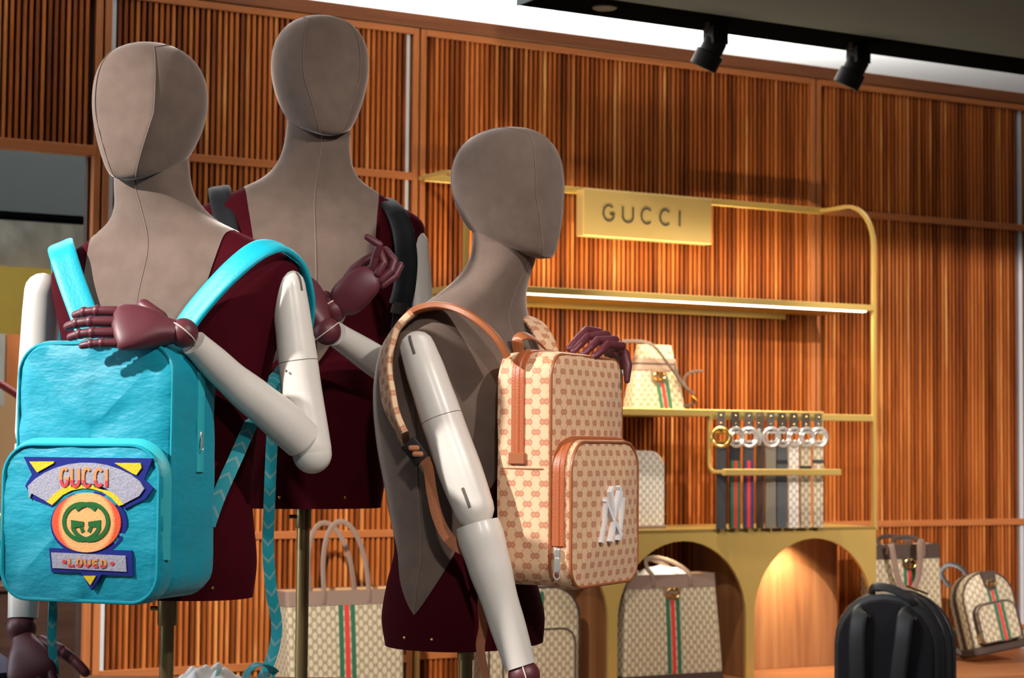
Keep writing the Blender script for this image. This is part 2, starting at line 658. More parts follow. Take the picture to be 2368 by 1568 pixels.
def webbing(name, c1, c2, px=0.026, pz=0.03):
    """woven strap with a zigzag of pale dots, UV: across, along"""
    m, nt, b = new_mat(name)
    tc = N(nt, 'ShaderNodeTexCoord')
    sp = N(nt, 'ShaderNodeSeparateXYZ')
    nt.links.new(tc.outputs['UV'], sp.inputs[0])
    u = math_node(nt, 'DIVIDE', sp.outputs[0], px)
    v = math_node(nt, 'DIVIDE', sp.outputs[1], pz)
    z = math_node(nt, 'PINGPONG', math_node(nt, 'ADD', v, math_node(nt, 'ABSOLUTE', u)), 0.5)
    lm = math_node(nt, 'LESS_THAN', z, 0.11)
    d1 = math_node(nt, 'GREATER_THAN', math_node(nt, 'PINGPONG', math_node(nt, 'MULTIPLY', sp.outputs[0], 420.0), 0.5), 0.2)
    d2 = math_node(nt, 'GREATER_THAN', math_node(nt, 'PINGPONG', math_node(nt, 'MULTIPLY', sp.outputs[1], 420.0), 0.5), 0.2)
    f = math_node(nt, 'MULTIPLY', lm, math_node(nt, 'MULTIPLY', d1, d2))
    nt.links.new(mixc(nt, f, c1, c2), b.inputs['Base Color'])
    b.inputs['Roughness'].default_value = 0.6
    bump(nt, b, add_noise(nt, 700, 1), 0.3, 0.0008)
    return m


def two_tone(name, top, low, zsplit, soft=0.004, rough=0.9):
    m, nt, b = new_mat(name)
    tc = N(nt, 'ShaderNodeTexCoord')
    sp = N(nt, 'ShaderNodeSeparateXYZ')
    nt.links.new(tc.outputs['Object'], sp.inputs[0])
    f = math_node(nt, 'GREATER_THAN', sp.outputs[2], zsplit)
    nt.links.new(mixc(nt, f, low, top), b.inputs['Base Color'])
    b.inputs['Roughness'].default_value = rough
    return m


def chenille_ring(name, inner, outer, cx, cz, r0, r1):
    m, nt, b = new_mat(name)
    tc = N(nt, 'ShaderNodeTexCoord')
    sp = N(nt, 'ShaderNodeSeparateXYZ')
    nt.links.new(tc.outputs['Object'], sp.inputs[0])
    x = math_node(nt, 'SUBTRACT', sp.outputs[0], cx)
    z = math_node(nt, 'SUBTRACT', sp.outputs[2], cz)
    r = math_node(nt, 'SQRT', math_node(nt, 'ADD', math_node(nt, 'MULTIPLY', x, x), math_node(nt, 'MULTIPLY', z, z)))
    nz = add_noise(nt, 380, 2)
    r = math_node(nt, 'ADD', r, math_node(nt, 'MULTIPLY', math_node(nt, 'SUBTRACT', nz, 0.5), 0.006))
    mr = N(nt, 'ShaderNodeMapRange')
    nt.links.new(r, mr.inputs[0])
    mr.inputs[1].default_value, mr.inputs[2].default_value = r0, r1
    nt.links.new(mixc(nt, mr.outputs[0], inner, outer), b.inputs['Base Color'])
    b.inputs['Roughness'].default_value = 0.95
    bump(nt, b, nz, 0.5, 0.002)
    return m


def emit(name, col, strength):
    m, nt, b = new_mat(name)
    b.inputs['Base Color'].default_value = (*col, 1)
    b.inputs['Emission Color'].default_value = (*col, 1)
    b.inputs['Emission Strength'].default_value = strength
    return m


WAL = [(0.0, (0.085, 0.019, 0.004)), (0.3, (0.21, 0.052, 0.011)), (0.6, (0.37, 0.100, 0.021)), (0.82, (0.48, 0.160, 0.040)), (1.0, (0.72, 0.37, 0.12))]
M = {}
M['slat'] = wood('walnut_slat', WAL, 'Z')
M['frame'] = wood('walnut_frame', [(0.0, (0.19, 0.058, 0.018)), (0.5, (0.36, 0.122, 0.040)), (1.0, (0.50, 0.19, 0.066))], 'Z', rnd=False, contrast=0.8)
M['frame_x'] = wood('walnut_rail', [(0.0, (0.19, 0.058, 0.018)), (0.5, (0.36, 0.122, 0.040)), (1.0, (0.50, 0.19, 0.066))], 'X', rnd=False, contrast=0.8)
M['crown'] = wood('walnut_crown', [(0.0, (0.09, 0.032, 0.014)), (0.5, (0.17, 0.06, 0.026)), (1.0, (0.25, 0.10, 0.045))], 'X', rnd=False)
M['veneer'] = wood('walnut_veneer', [(0.0, (0.12, 0.045, 0.018)), (0.45, (0.26, 0.11, 0.045)), (0.75, (0.36, 0.17, 0.07)), (1.0, (0.55, 0.30, 0.13))], 'Z', rnd=False, scale=1.6, contrast=1.3)
M['bench'] = wood('walnut_bench', [(0.0, (0.14, 0.05, 0.02)), (0.5, (0.26, 0.10, 0.04)), (1.0, (0.38, 0.17, 0.07))], 'X', rnd=False)
M['backing'] = pmat('dark_backing', (0.03, 0.010, 0.004), 0.8, var=0.2)
M['darkwood'] = wood('dark_brown_wood', [(0.0, (0.03, 0.014, 0.010)), (0.5, (0.055, 0.028, 0.020)), (1.0, (0.09, 0.05, 0.035))], 'X', rnd=False)
M['steel'] = pmat('slotted_steel', (0.62, 0.65, 0.70), 0.35, 0.25, var=0.03)
M['brass'] = pmat('satin_brass', (0.53, 0.365, 0.105), 0.40, 0.45, var=0.05, bmp=0.03, bscale=400)
M['brass_plate'] = pmat('brushed_brass_plate', (0.60, 0.43, 0.16), 0.42, 0.5, var=0.05)
M['pole'] = pmat('aged_brass_pole', (0.30, 0.22, 0.10), 0.34, 0.85, var=0.15)
M['gold'] = pmat('polished_gold', (0.95, 0.66, 0.20), 0.18, 1.0, var=0.05)
M['silver'] = pmat('polished_silver', (0.86, 0.84, 0.80), 0.20, 0.75, var=0.03)
M['letter'] = pmat('dark_letter', (0.06, 0.055, 0.04), 0.5, 0.3)
M['white_ceiling'] = pmat('white_plaster', (0.86, 0.86, 0.86), 0.9, var=0.02)
M['soffit'] = pmat('grey_plaster', (0.085, 0.115, 0.13), 0.9, var=0.05)
M['black'] = pmat('matt_black', (0.003, 0.003, 0.003), 0.9, var=0.1, spec=0.0)
M['lampblack'] = pmat('lamp_black', (0.014, 0.011, 0.010), 0.6, var=0.1, spec=0.2)
M['floor'] = pmat('floor_stone', (0.22, 0.19, 0.16), 0.4, var=0.15, vscale=3)
M['concrete'] = pmat('rough_concrete', (0.55, 0.54, 0.46), 0.9, var=0.45, vscale=5, bmp=0.4, bscale=14, bdist=0.02)
M['teal_grey'] = pmat('teal_grey_paint', (0.012, 0.017, 0.018), 0.9, var=0.05)
M['stone'] = pmat('dim_stone', (0.20, 0.19, 0.16), 0.9, var=0.3)
M['olive'] = pmat('olive_brass_band', (0.25, 0.18, 0.03), 0.4, 0.5)
M['tan'] = pmat('tan_panel', (0.35, 0.20, 0.09), 0.6)
M['red'] = pmat('red_paint', (0.12, 0.004, 0.004), 0.5)
M['taupe'] = pmat('taupe_velvet', (0.150, 0.108, 0.087), 0.9, sheen=0.85, sheen_tint=(0.85, 0.74, 0.69), spec=0.15, var=0.24, vscale=30, bmp=0.25, bscale=420)
M['seam'] = pmat('taupe_seam', (0.19, 0.14, 0.115), 0.9, sheen=0.7, sheen_tint=(.85, .74, .69))
M['burgundy'] = pmat('burgundy_velvet', (0.046, 0.0014, 0.005), 0.85, sheen=0.08, sheen_tint=(0.65, 0.02, 0.07), spec=0.08, var=0.2, vscale=20, bmp=0.1, bscale=600)
M['ivory'] = pmat('ivory_lacquer', (0.66, 0.62, 0.575), 0.38, var=0.02, vscale=5, coat=0.1)
M['ivory_gap'] = pmat('joint_shadow', (0.12, 0.10, 0.08), 0.8)
M['hand'] = pmat('burgundy_lacquer', (0.105, 0.019, 0.029), 0.46, var=0.08)
M['wire'] = pmat('ivory_ring', (0.80, 0.66, 0.58), 0.5)
M['nylon'] = nylon('turquoise_nylon', (0.0, 0.30, 0.42))
M['strap_blue'] = pmat('turquoise_strap', (0.0, 0.40, 0.54), 0.5, sheen=0.2, var=0.1, bmp=0.3, bscale=180, bdist=0.0015)
M['zip_blue'] = pmat('turquoise_zip', (0.03, 0.46, 0.54), 0.42, var=0.08, bmp=0.4, bscale=500)
M['pipe_blue'] = pmat('turquoise_piping', (0.0, 0.33, 0.43), 0.4, var=0.05)
M['web_blue'] = webbing('turquoise_webbing', (0.0, 0.27, 0.33), (0.42, 0.42, 0.34))
M['navy'] = pmat('navy_felt', (0.003, 0.012, 0.20), 0.95, sheen=0.2, bmp=0.3, bscale=500)
M['grey_felt'] = pmat('lilac_grey_chenille', (0.34, 0.34, 0.42), 0.95, var=0.3, vscale=160, bmp=0.6, bscale=350, bdist=0.002)
M['yellow_felt'] = pmat('yellow_chenille', (0.72, 0.52, 0.02), 0.95, var=0.15, vscale=160, bmp=0.6, bscale=350, bdist=0.002)
M['orange_felt'] = pmat('orange_chenille', (0.80, 0.24, 0.08), 0.95, var=0.15, vscale=160, bmp=0.5, bscale=350, bdist=0.002)
M['green_felt'] = pmat('green_chenille', (0.008, 0.12, 0.022), 0.95, var=0.2, vscale=160, bmp=0.4, bscale=350)
M['red_felt'] = pmat('red_chenille', (0.62, 0.05, 0.05), 0.95)
M['gg_tan'] = canvas('tan_monogram_canvas', (0.82, 0.53, 0.32), (0.52, 0.21, 0.11), (0.58, 0.27, 0.14))
M['gg_beige'] = canvas('beige_monogram_canvas', (0.50, 0.43, 0.30), (0.25, 0.20, 0.13), (0.27, 0.21, 0.13), px=0.028, pz=0.03, ringw=0.06, linew=0.10, dots=False, rough=0.5)
M['gg_white'] = canvas('white_monogram_canvas', (0.72, 0.68, 0.62), (0.40, 0.35, 0.29), (0.42, 0.37, 0.30), px=0.026, pz=0.026, linew=0.10, dots=False, rough=0.5)
M['cognac'] = pmat('cognac_leather', (0.33, 0.10, 0.032), 0.42, var=0.15, bmp=0.15, bscale=260)
M['cognac_zip'] = pmat('cognac_zip', (0.40, 0.10, 0.03), 0.4, var=0.1, bmp=0.5, bscale=420)
M['cognac_web'] = pmat('rust_webbing', (0.42, 0.15, 0.065), 0.7, var=0.1, bmp=0.6, bscale=420, bdist=0.0015)
M['taupe_leather'] = pmat('taupe_leather', (0.20, 0.135, 0.105), 0.55, spec=0.3, var=0.1, bmp=0.1, bscale=240)
M['brown_leather'] = pmat('brown_leather', (0.052, 0.034, 0.027), 0.6, spec=0.25, var=0.12, bmp=0.12, bscale=240)
M['black_leather'] = pmat('black_leather', (0.020, 0.021, 0.024), 0.42, var=0.2, bmp=0.12, bscale=240)
M['black_mesh'] = pmat('black_mesh', (0.006, 0.006, 0.012), 0.85, var=0.2, bmp=0.3, bscale=500)
M['web_green'] = pmat('green_web', (0.012, 0.10, 0.048), 0.7, var=0.1, bmp=0.3, bscale=500)
M['web_red'] = pmat('red_web', (0.52, 0.022, 0.018), 0.7, var=0.1, bmp=0.3, bscale=500)
M['web_navy'] = pmat('navy_web', (0.02, 0.02, 0.08), 0.7)
M['lining'] = pmat('tan_lining', (0.62, 0.36, 0.16), 0.7)
M['tissue'] = pmat('white_tissue', (0.85, 0.84, 0.82), 0.8, var=0.03)
M['white_thread'] = pmat('white_thread', (0.80, 0.80, 0.82), 0.55, var=0.03)
M['greyleather'] = pmat('grey_leather', (0.07, 0.08, 0.085), 0.42, var=0.1)
M['olive_leather'] = pmat('olive_brown_leather', (0.14, 0.12, 0.085), 0.45, var=0.1)
M['tab'] = pmat('grey_hanger_tab', (0.05, 0.04, 0.036), 0.5)
M['plastic'] = pmat('black_plastic', (0.02, 0.018, 0.018), 0.35)
M['dkstrap'] = pmat('black_strap', (0.011, 0.012, 0.015), 0.7, spec=0.2, var=0.15, bmp=0.2, bscale=300)
M['white_shoe'] = pmat('white_fabric', (0.80, 0.80, 0.80), 0.7, var=0.05)
M['teal'] = pmat('teal_trim', (0.0, 0.30, 0.26), 0.5)
M['led'] = emit('led_diffuser', (1.0, 0.90, 0.68), 14.0)
M['navy_shoe'] = pmat('navy_suede', (0.02, 0.025, 0.08), 0.7)

# ------------------------------------------------------------------ room shell
def wall_root(name, t, s, z, label=None, cat=None, group=None):
    return empty(name, WP(t, s, z), WANG, label, cat, group)


def at_wall(o):
    o.matrix_world = Matrix.Translation(W0) @ Matrix.Rotation(WANG, 4, 'Z')
    return o


Z_CROWN = hit(970, 66, 0.0)[1]        # underside of the crown board
Z_TOP = Z_CROWN + 0.045
Z_MID = hit(954, 408, 0.0)[1]
Z_LOW = hit(924, 1233, 0.0)[1]
Z_BOT = hit(420, 1551, 0.0)[1]
G1, G2, G3 = hit(241, 60, 0)[0], hit(971.5, 80, 0)[0], hit(1886.6, 250, 0)[0]
T_END = hit(2357, 700, 0)[0]
POST, GAP, RAIL = 0.019, 0.0035, 0.021
T_LEFT, T_RIGHT = -3.25, T_END + 0.30
Z_WALL0 = 0.0

mb = MB()
mb.box(G1 - 0.03, T_RIGHT, 0.028, 0.06, Z_WALL0, Z_CROWN)
mb.box(T_LEFT, G1 - 0.03, 0.028, 0.06, Z_MID - 0.01, Z_CROWN)
wall = tag(at_wall(mb.build('wall_back', M['backing'])), kind='structure')

crown = MB().bbox(T_LEFT, T_RIGHT, -0.006, 0.10, Z_CROWN + 0.003, Z_TOP, 0.002).build('crown_board', M['crown'], wall)


def rail(t0, t1, z, h=RAIL, y0=-0.004, m='frame_x'):
    return MB().bbox(t0, t1, y0, 0.028, z - h / 2, z + h / 2, 0.0012).build('rail', M[m], wall)


def post(t0, t1, z0, z1, y0=-0.003):
    return MB().bbox(t0, t1, y0, 0.028, z0, z1, 0.0012).build('post', M['frame'], wall)


SL_W, PITCHS = 0.0088, 0.01775
slat_cache = {}


def slats(t0, t1, z0, z1):
    key = (round(z0, 4), round(z1, 4))
    n = int((t1 - t0) / PITCHS)
    off = (t1 - t0 - n * PITCHS) / 2
    for i in range(n + 1):
        t = t0 + off + i * PITCHS
        if t - SL_W / 2 < t0 or t + SL_W / 2 > t1: continue
        if key not in slat_cache:
            o = MB().box(-SL_W / 2, SL_W / 2, 0.0, 0.028, z0, z1).build('slat', M['slat'], wall, sharp=0)
            slat_cache[key] = o
        else:
            o = slat_cache[key].copy()
            COL.objects.link(o)
            o.parent = wall
        o.location = (t, 0, 0)


STRIP = 0.014
def strip(t0, t1, z0, z1, y=0.004):
    return MB().box(t0, t1, y, 0.027, z0, z1).build('metal_strip', M['steel'], wall)


zt = Z_CROWN - RAIL
# panel beside the doorway (upper part only)
post(G1 - GAP - POST, G1 - GAP, Z_WALL0, Z_CROWN)
rail(T_LEFT, G1 - GAP - POST, Z_CROWN - RAIL / 2)
rail(T_LEFT, G1 - GAP - POST, Z_MID - 0.004, 0.028, -0.012)
slats(T_LEFT, G1 - GAP - POST - 0.004, Z_MID, zt + 0.002)
# panel between the doorway and the brass unit
a, b = G1 + GAP, G2 - GAP
post(a, a + POST, Z_WALL0, Z_CROWN)
strip(a + POST, a + POST + STRIP, 0.3, zt)
post(b - POST, b, Z_WALL0, Z_CROWN)
strip(b - POST - 0.022, b - POST - 0.010, 0.3, zt)
rail(a + POST, b - POST, Z_CROWN - RAIL / 2)
for z in (Z_MID, Z_LOW, Z_BOT): rail(a + POST, b - POST, z, RAIL + 0.002)
rail(a + POST, b - POST, 0.15, 0.5)
slats(a + POST + STRIP + 0.004, b - POST - 0.022, 0.36, zt + 0.002)
# panel behind the brass unit
a, b = G2 + GAP, G3 - GAP
post(a, a + POST, Z_WALL0, Z_CROWN)
post(b - POST, b, Z_WALL0, Z_CROWN)
rail(a + POST, b - POST, Z_CROWN - RAIL / 2)
rail(a + POST, b - POST, Z_BOT + 0.01, 0.03)
slats(a + POST + 0.012, b - POST, 0.36, zt + 0.002)
# panel right of the brass unit
a, b = G3 + GAP, T_RIGHT
post(a, a + POST, Z_WALL0, Z_CROWN)
rail(a + POST, b, Z_CROWN - RAIL / 2)
for z in (hit(2100, 505, 0)[1], hit(2200, 1209, 0)[1]): rail(a + POST, b, z, RAIL + 0.002)
rail(a + POST, b, hit(2250, 1456, 0)[1], 0.02)
slats(a + POST + 0.004, T_END, 0.36, zt + 0.002)
strip(T_END + 0.001, T_END + STRIP + 0.006, 0.3, zt)
post(T_END + STRIP + 0.02, T_END + STRIP + 0.02 + POST, Z_WALL0, Z_CROWN)
# dark gaps between the posts
for g in (G1, G2, G3):
    MB().box(g - GAP, g + GAP, 0.012, 0.028, 0.0, Z_CROWN).build('gap_filler', M['backing'], wall)

# floor and white cove ceiling behind and above the partition
tag(MB().box(-6, 6, -2, 13, -0.05, 0.0).build('floor', M['floor']), kind='structure')
tag(MB().box(-6, 7, 2.0, 13.5, 2.95, 3.0).build('ceiling', M['white_ceiling']), kind='structure')
cove = light('cove_uplight', 'AREA', WP(-1.3, -0.7, 2.3), WP(-1.3, -0.7, 3.0), 260, (1.0, 0.98, 0.94), 4.4, 0.5)
cove.rotation_euler = (pi, 0, WANG)

# dark soffit with a black track channel
T_SOF = hit(1194, 14, 0.75)[0]
Z_SOF = hit(1194, 14, 0.75)[1]
sof = tag(at_wall(MB().box(T_SOF, 2.6, -2.3, -0.95, Z_SOF, 2.945).build('trim_1', M['soffit'])), kind='structure')
MB().box(T_SOF + 0.004, 2.6, -0.951, -0.75, Z_SOF + 0.002, 2.945).build('track_channel', M['black'], sof)
MB().box(T_SOF, T_SOF + 0.004, -0.951, -0.75, Z_SOF, 2.945).build('end_face', M['soffit'], sof)


def track_spot(px, py, label, power, target):
    t, z = hit(px, py, 0.85)
    o = wall_root('track_spotlight', t, 0.85, Z_SOF + 0.002, label, 'lamp', 'track spotlights under the soffit')
    axis = V((-0.30, 0.45, -1)).normalized()
    Mq = axis.to_track_quat('Z', 'Y').to_matrix().to_4x4()
    MB().bbox(-0.03, 0.03, -0.012, 0.012, -0.02, 0.004, 0.002).build('adaptor', M['lampblack'], o)
    fin = MB()
    for k in range(5):
        fin.bbox(-0.026 + k * 0.0115, -0.020 + k * 0.0115, -0.026, 0.026, -0.062, -0.012, 0.001)
    fin.build('cooling_fin', M['lampblack'], o)
    top = Matrix.Translation((0.004, 0, -0.045)) @ Mq
    MB().lathe([(0.030, 0.0), (0.033, 0.006), (0.033, 0.045), (0.030, 0.05)], 28, top).build('lamp_body', M['lampblack'], o)
    MB().lathe([(0.034, 0.04), (0.040, 0.042), (0.040, 0.088), (0.037, 0.09), (0.034, 0.088), (0.034, 0.065)], 28, top, cap=False).build('lamp_hood', M['lampblack'], o)
    MB().lathe([(0.0335, 0.063), (0.0335, 0.067)], 20, top).build('lens', M['led'], o)
    if power:
        w = WP(t - 0.03, 0.76, Z_SOF - 0.17)
        light('track_spot_beam', 'SPOT', w, target, power, (1.0, 0.88, 0.72), 0.03, spot=58, blend=0.8)
    return o


track_spot(1655, 62, 'black track spotlight hanging in front of the white cove, nearer the soffit end', 60, WP(-0.6, 0.1, 0.7))
track_spot(1985, 108, 'black track spotlight hanging in front of the white cove, farther from the soffit end', 60, WP(0.6, 0.2, 0.7))
t, z = hit(1398, 18, 0.86)
tag(MB().lathe([(0.030, -0.006), (0.034, -0.004), (0.034, 0.004)], 24).build('recessed_lamp', M['lampblack']), 'dark round lamp set into the black channel near the soffit end', 'lamp').location = WP(t, 0.86, Z_SOF + 0.002)

# bench under the brass unit and plinth for the tote
bench = empty('display_bench', WP(0, 0, 0), WANG, 'long low walnut display bench under the brass shelf unit', 'bench')
Z_BENCH = 0.466
MB().bbox(G2 + 0.012, 2.0, -0.60, -0.004, Z_BENCH - 0.045, Z_BENCH, 0.004).build('bench_top', M['bench'], bench)
MB().bbox(G2 + 0.05, 1.95, -0.56, -0.01, 0.0, Z_BENCH - 0.044, 0.003).build('bench_body', M['darkwood'], bench)

# ------------------------------------------------------------------ brass display unit
UF = 0.32
TL, TR = G2 + 0.004, G3 - 0.002
Z_BASE = hit(1700, 1223, UF)[1]
Z_BAR = hit(1886, 487, 0.03)[1]
unit = empty('brass_shelf_unit', WP(0, 0, 0), WANG, 'brass shelf unit with arched base, sign plate and light shelf on slatted wall', 'shelf unit')
bw = 0.010


def ubox(name, t0, t1, s0, s1, z0, z1, m='brass', b=0.0015):
    return MB().bbox(t0, t1, -s1, -s0, z0, z1, b).build(name, M[m], unit)


ubox('top_bar', TL, TR, 0.018, 0.034, Z_BAR - 0.011, Z_BAR + 0.011)
for tt in (TL, TR):
    path = [V((tt, -s, Z_BAR)) for s in (0.004, 0.08, 0.165)]
    for k in range(1, 9):
        a = pi / 2 * k / 8
        path.append(V((tt, -(0.165 + 0.145 * sin(a)), Z_BAR - 0.145 + 0.145 * cos(a))))
    path += [V((tt, -0.31, z)) for z in (Z_BAR - 0.4, Z_BAR - 0.8, Z_BASE)]
    MB().sweep(path, 0.0085, 0.0095, n=4, e=2, normals=[V((1, 0, 0))] * len(path)).build('upright', M['brass'], unit, sharp=50)
# sign
ts1, zs1 = hit(1640, 566, 0.06)
ts0, zs0 = ts1 - 0.50, hit(1640, 462, 0.06)[1]
sign = MB().bbox(ts0, ts1, -0.075, -0.03, zs1, zs0, 0.0015).build('sign_plate', M['brass_plate'], unit)
lt0, lz0 = hit(1394, 506, 0.075)
lt1, lz1 = hit(1575, 488, 0.075)
lh = 0.050
lw = (lt1 - lt0) * 0.148
lx = lt0
zmid = (hit(1485, 499, 0.075)[1])
gp = ((lt1 - lt0) - 4 * lw - 0.012) / 4
word('letter', M['letter'], sign, 'GUCCI', lt0, zmid - lh / 2, lh, lw, gp, 0.0062, -0.0765, -0.074, iw=0.012)
# light shelf
ZL = hit(2010, 712, UF)[1]
lsh = ubox('light_shelf', TL, TR - 0.008, 0.03, UF, ZL - 0.010, ZL + 0.010)
MB().bbox(TL + 0.03, TR - 0.03, -UF + 0.012, -UF + 0.03, ZL - 0.0135, ZL - 0.009, 0.001).build('led_strip', M['led'], lsh)
ubox('shelf_lip', TL, TR - 0.15, 0.02, 0.03, ZL - 0.028, ZL + 0.012)
lamp = light('shelf_led', 'AREA', WP((TL + TR) / 2, UF - 0.022, ZL - 0.016), WP((TL + TR) / 2, UF - 0.022, 0), 13, (1.0, 0.80, 0.50), 1.4, 0.02)
lamp.rotation_euler = (0, 0, WANG)
MB().bbox(TL + 0.03, TR - 0.03, -0.16, -0.145, ZL + 0.009, ZL + 0.0125, 0.001).build('led_strip', M['led'], lsh)
lamp = light('shelf_led_up', 'AREA', WP((TL + TR) / 2, 0.152, ZL + 0.016), WP((TL + TR) / 2, 0.152, 3), 9, (1.0, 0.80, 0.50), 1.4, 0.02)
lamp.rotation_euler = (pi, 0, WANG)
# bag shelf and rear rail
Z2 = hit(1550, 952, UF)[1]
T2 = hit(1643, 950, UF)[0]
ubox('bag_shelf', TL, T2, 0.004, UF, Z2 - 0.013, Z2 + 0.009)

# belt rack
TB1 = hit(1908, 1000, UF)[0]
belt_rail = ubox('belt_rail', T2, TB1, UF - 0.02, UF - 0.004, Z2 - 0.022, Z2 + 0.009)
ubox('end_rail', TB1 - 0.004, TR, UF - 0.018, UF - 0.006, Z2 - 0.020, Z2 + 0.002)
ZB = hit(1800, 1092, 0.395)[1]
for tt in (T2 + 0.004, TB1 - 0.004):
    path = [V((tt, -UF + 0.012, z)) for z in (Z2, Z2 - 0.06, ZB + 0.03)]
    for k in range(1, 7):
        a = pi / 2 * k / 6
        path.append(V((tt, -UF + 0.012 - 0.03 * (1 - cos(a)), ZB + 0.03 - 0.03 * sin(a))))
    path.append(V((tt, -0.396, ZB)))
    MB().sweep(path, 0.006, 0.005, n=8, e=3, normals=[V((1, 0, 0))] * len(path)).build('rack_arm', M['brass'], unit)
tb0, tb1 = hit(1672, 1092, 0.395)[0], hit(1942, 1096, 0.395)[0]
ubox('rack_front_bar', tb0, tb1, 0.388, 0.404, ZB - 0.010, ZB + 0.010)
# arched base
ubox('base_top', TL, TR + 0.008, 0.0, UF, Z_BASE - 0.012, Z_BASE)
BAY = (TR - TL) / 3


def arch_pts(w, h, leg, n=20):
    r = w / 2 - leg
    sp = h - 0.035 - r
    p = [(0, 0), (leg, 0), (leg, max(sp, 0.02))]
    p += [(w / 2 - r * cos(pi * k / n), sp + r * sin(pi * k / n)) for k in range(1, n)]
    p += [(w - leg, max(sp, 0.02)), (w - leg, 0), (w, 0), (w, h), (0, h)]
    return p


HB = Z_BASE - Z_BENCH
for k in range(3):
    pts = [(TL + k * BAY + x, Z_BENCH + z) for x, z in arch_pts(BAY, HB, 0.016)]
    MB().plate(pts, -UF, -UF + 0.012).build('arch_panel', M['brass'], unit)
for tt in (TL, TR + 0.0):
    mb = MB()
    pts = arch_pts(UF - 0.012, HB, 0.018)
    mb.plate([(x, z) for x, z in pts], 0, 0.008)
    # turn the plate so that it runs away from the front
    for q in mb.v:
        x, y, z = q
        q.x, q.y, q.z = tt + y, -UF + 0.012 + x, Z_BENCH + z
    mb.build('side_arch', M['brass'], unit)
# walnut dividers and the lit back panel inside the last arch
for k in (1, 2):
    t = TL + k * BAY
    ubox('divider', t - 0.009, t + 0.009, 0.01, UF - 0.014, Z_BENCH, Z_BASE - 0.013, 'veneer')
ubox('back_panel', TL + 2 * BAY + 0.012, TR - 0.022, 0.13, 0.145, Z_BENCH, Z_BASE - 0.013, 'veneer')
MB().lathe([(0.026, 0), (0.026, 0.006), (0.020, 0.008)], 20, Matrix.Translation((TL + 2.5 * BAY, -0.225, Z_BASE - 0.020))).build('niche_downlight', M['led'], unit)
light('niche_lamp', 'SPOT', WP(TL + 2.5 * BAY, 0.225, Z_BASE - 0.025), WP(TL + 2.5 * BAY, 0.17, 0.4), 22, (1.0, 0.80, 0.52), 0.02, spot=120, blend=0.9)
MB().lathe([(0.020, 0), (0.020, 0.006), (0.016, 0.008)], 20, Matrix.Translation((TL + 1.5 * BAY, -0.25, Z_BASE - 0.020))).build('niche_downlight', M['led'], unit)
light('niche_lamp', 'SPOT', WP(TL + 1.5 * BAY, 0.25, Z_BASE - 0.025), WP(TL + 1.5 * BAY, 0.2, 0.4), 3, (1.0, 0.80, 0.52), 0.02, spot=110, blend=0.9)

# ------------------------------------------------------------------ room beyond the doorway
def far_slab(name, px0, py0, px1, py1, s, depth, m, kind=None, label=None, cat=None):
    """upright slab at distance -s behind the wall whose face covers a range of the doorway"""
    ta, za = hit(px0, py1, s); tb, zb = hit(px1, py0, s)
    o = MB().box(ta, tb, -s, -s + depth, min(za, zb), max(za, zb)).build(name, M[m])
    at_wall(o)
    if kind: o['kind'] = kind
    tag(o, label, cat)
    return o


far_slab('wall_far', -160, 430, 900, 1000, -1.6, 0.1, 'concrete', 'structure')
far_slab('trim_2', -160, 250, 900, 476, -1.35, 0.2, 'teal_grey', 'structure')
far_slab('trim_3', -160, 474, 900, 485, -1.36, 0.16, 'black', 'structure')
far_slab('trim_4', -160, 662, 900, 772, -1.45, 0.14, 'olive', 'structure')
far_slab('wall_side', -160, 772, 900, 1600, -1.55, 0.04, 'tan', 'structure')
far_slab('column', -40, 772, 13, 940, -1.3, 0.1, 'stone', None, 'pale grey stone column seen through the doorway below the olive band', 'column')
far_slab('wooden_panel', 13, 776, 120, 905, -1.35, 0.05, 'frame', None, 'orange brown wooden panel beyond the doorway beside the pale column', 'panel')
bar = MB().sweep([V((hit(-30, 868, -1.1)[0], 1.1, hit(-30, 868, -1.1)[1])), V((hit(90, 945, -1.1)[0], 1.1, hit(90, 945, -1.1)[1]))], 0.013, n=10).build('red_rail', M['red'])
tag(at_wall(bar), 'slanting red rail beyond the doorway left of the turquoise backpack', 'rail')
bt = empty('brown_counter', WP(0, 0, 0), WANG, 'dark brown wooden counter standing in the doorway', 'counter')
ta, za = hit(-120, 1372, -0.25); tb, _ = hit(178, 1372, -0.25)
MB().bbox(ta, tb, 0.25, 0.75, 0.0, za, 0.003).build('counter_body', M['darkwood'], bt)
CTOP = za + 0.02
MB().bbox(ta, tb, 0.235, 0.76, za, za + 0.02, 0.003).build('counter_top', M['darkwood'], bt)
ta, za = hit(-60, 1203, -0.6); tb, zb = hit(24, 1190, -0.6)
tag(at_wall(MB().bbox(ta, tb, 0.6, 0.9, zb - 0.015, zb, 0.002).build('brass_shelf', M['brass'])), 'thin brass shelf edge at the far left beyond the doorway', 'shelf')

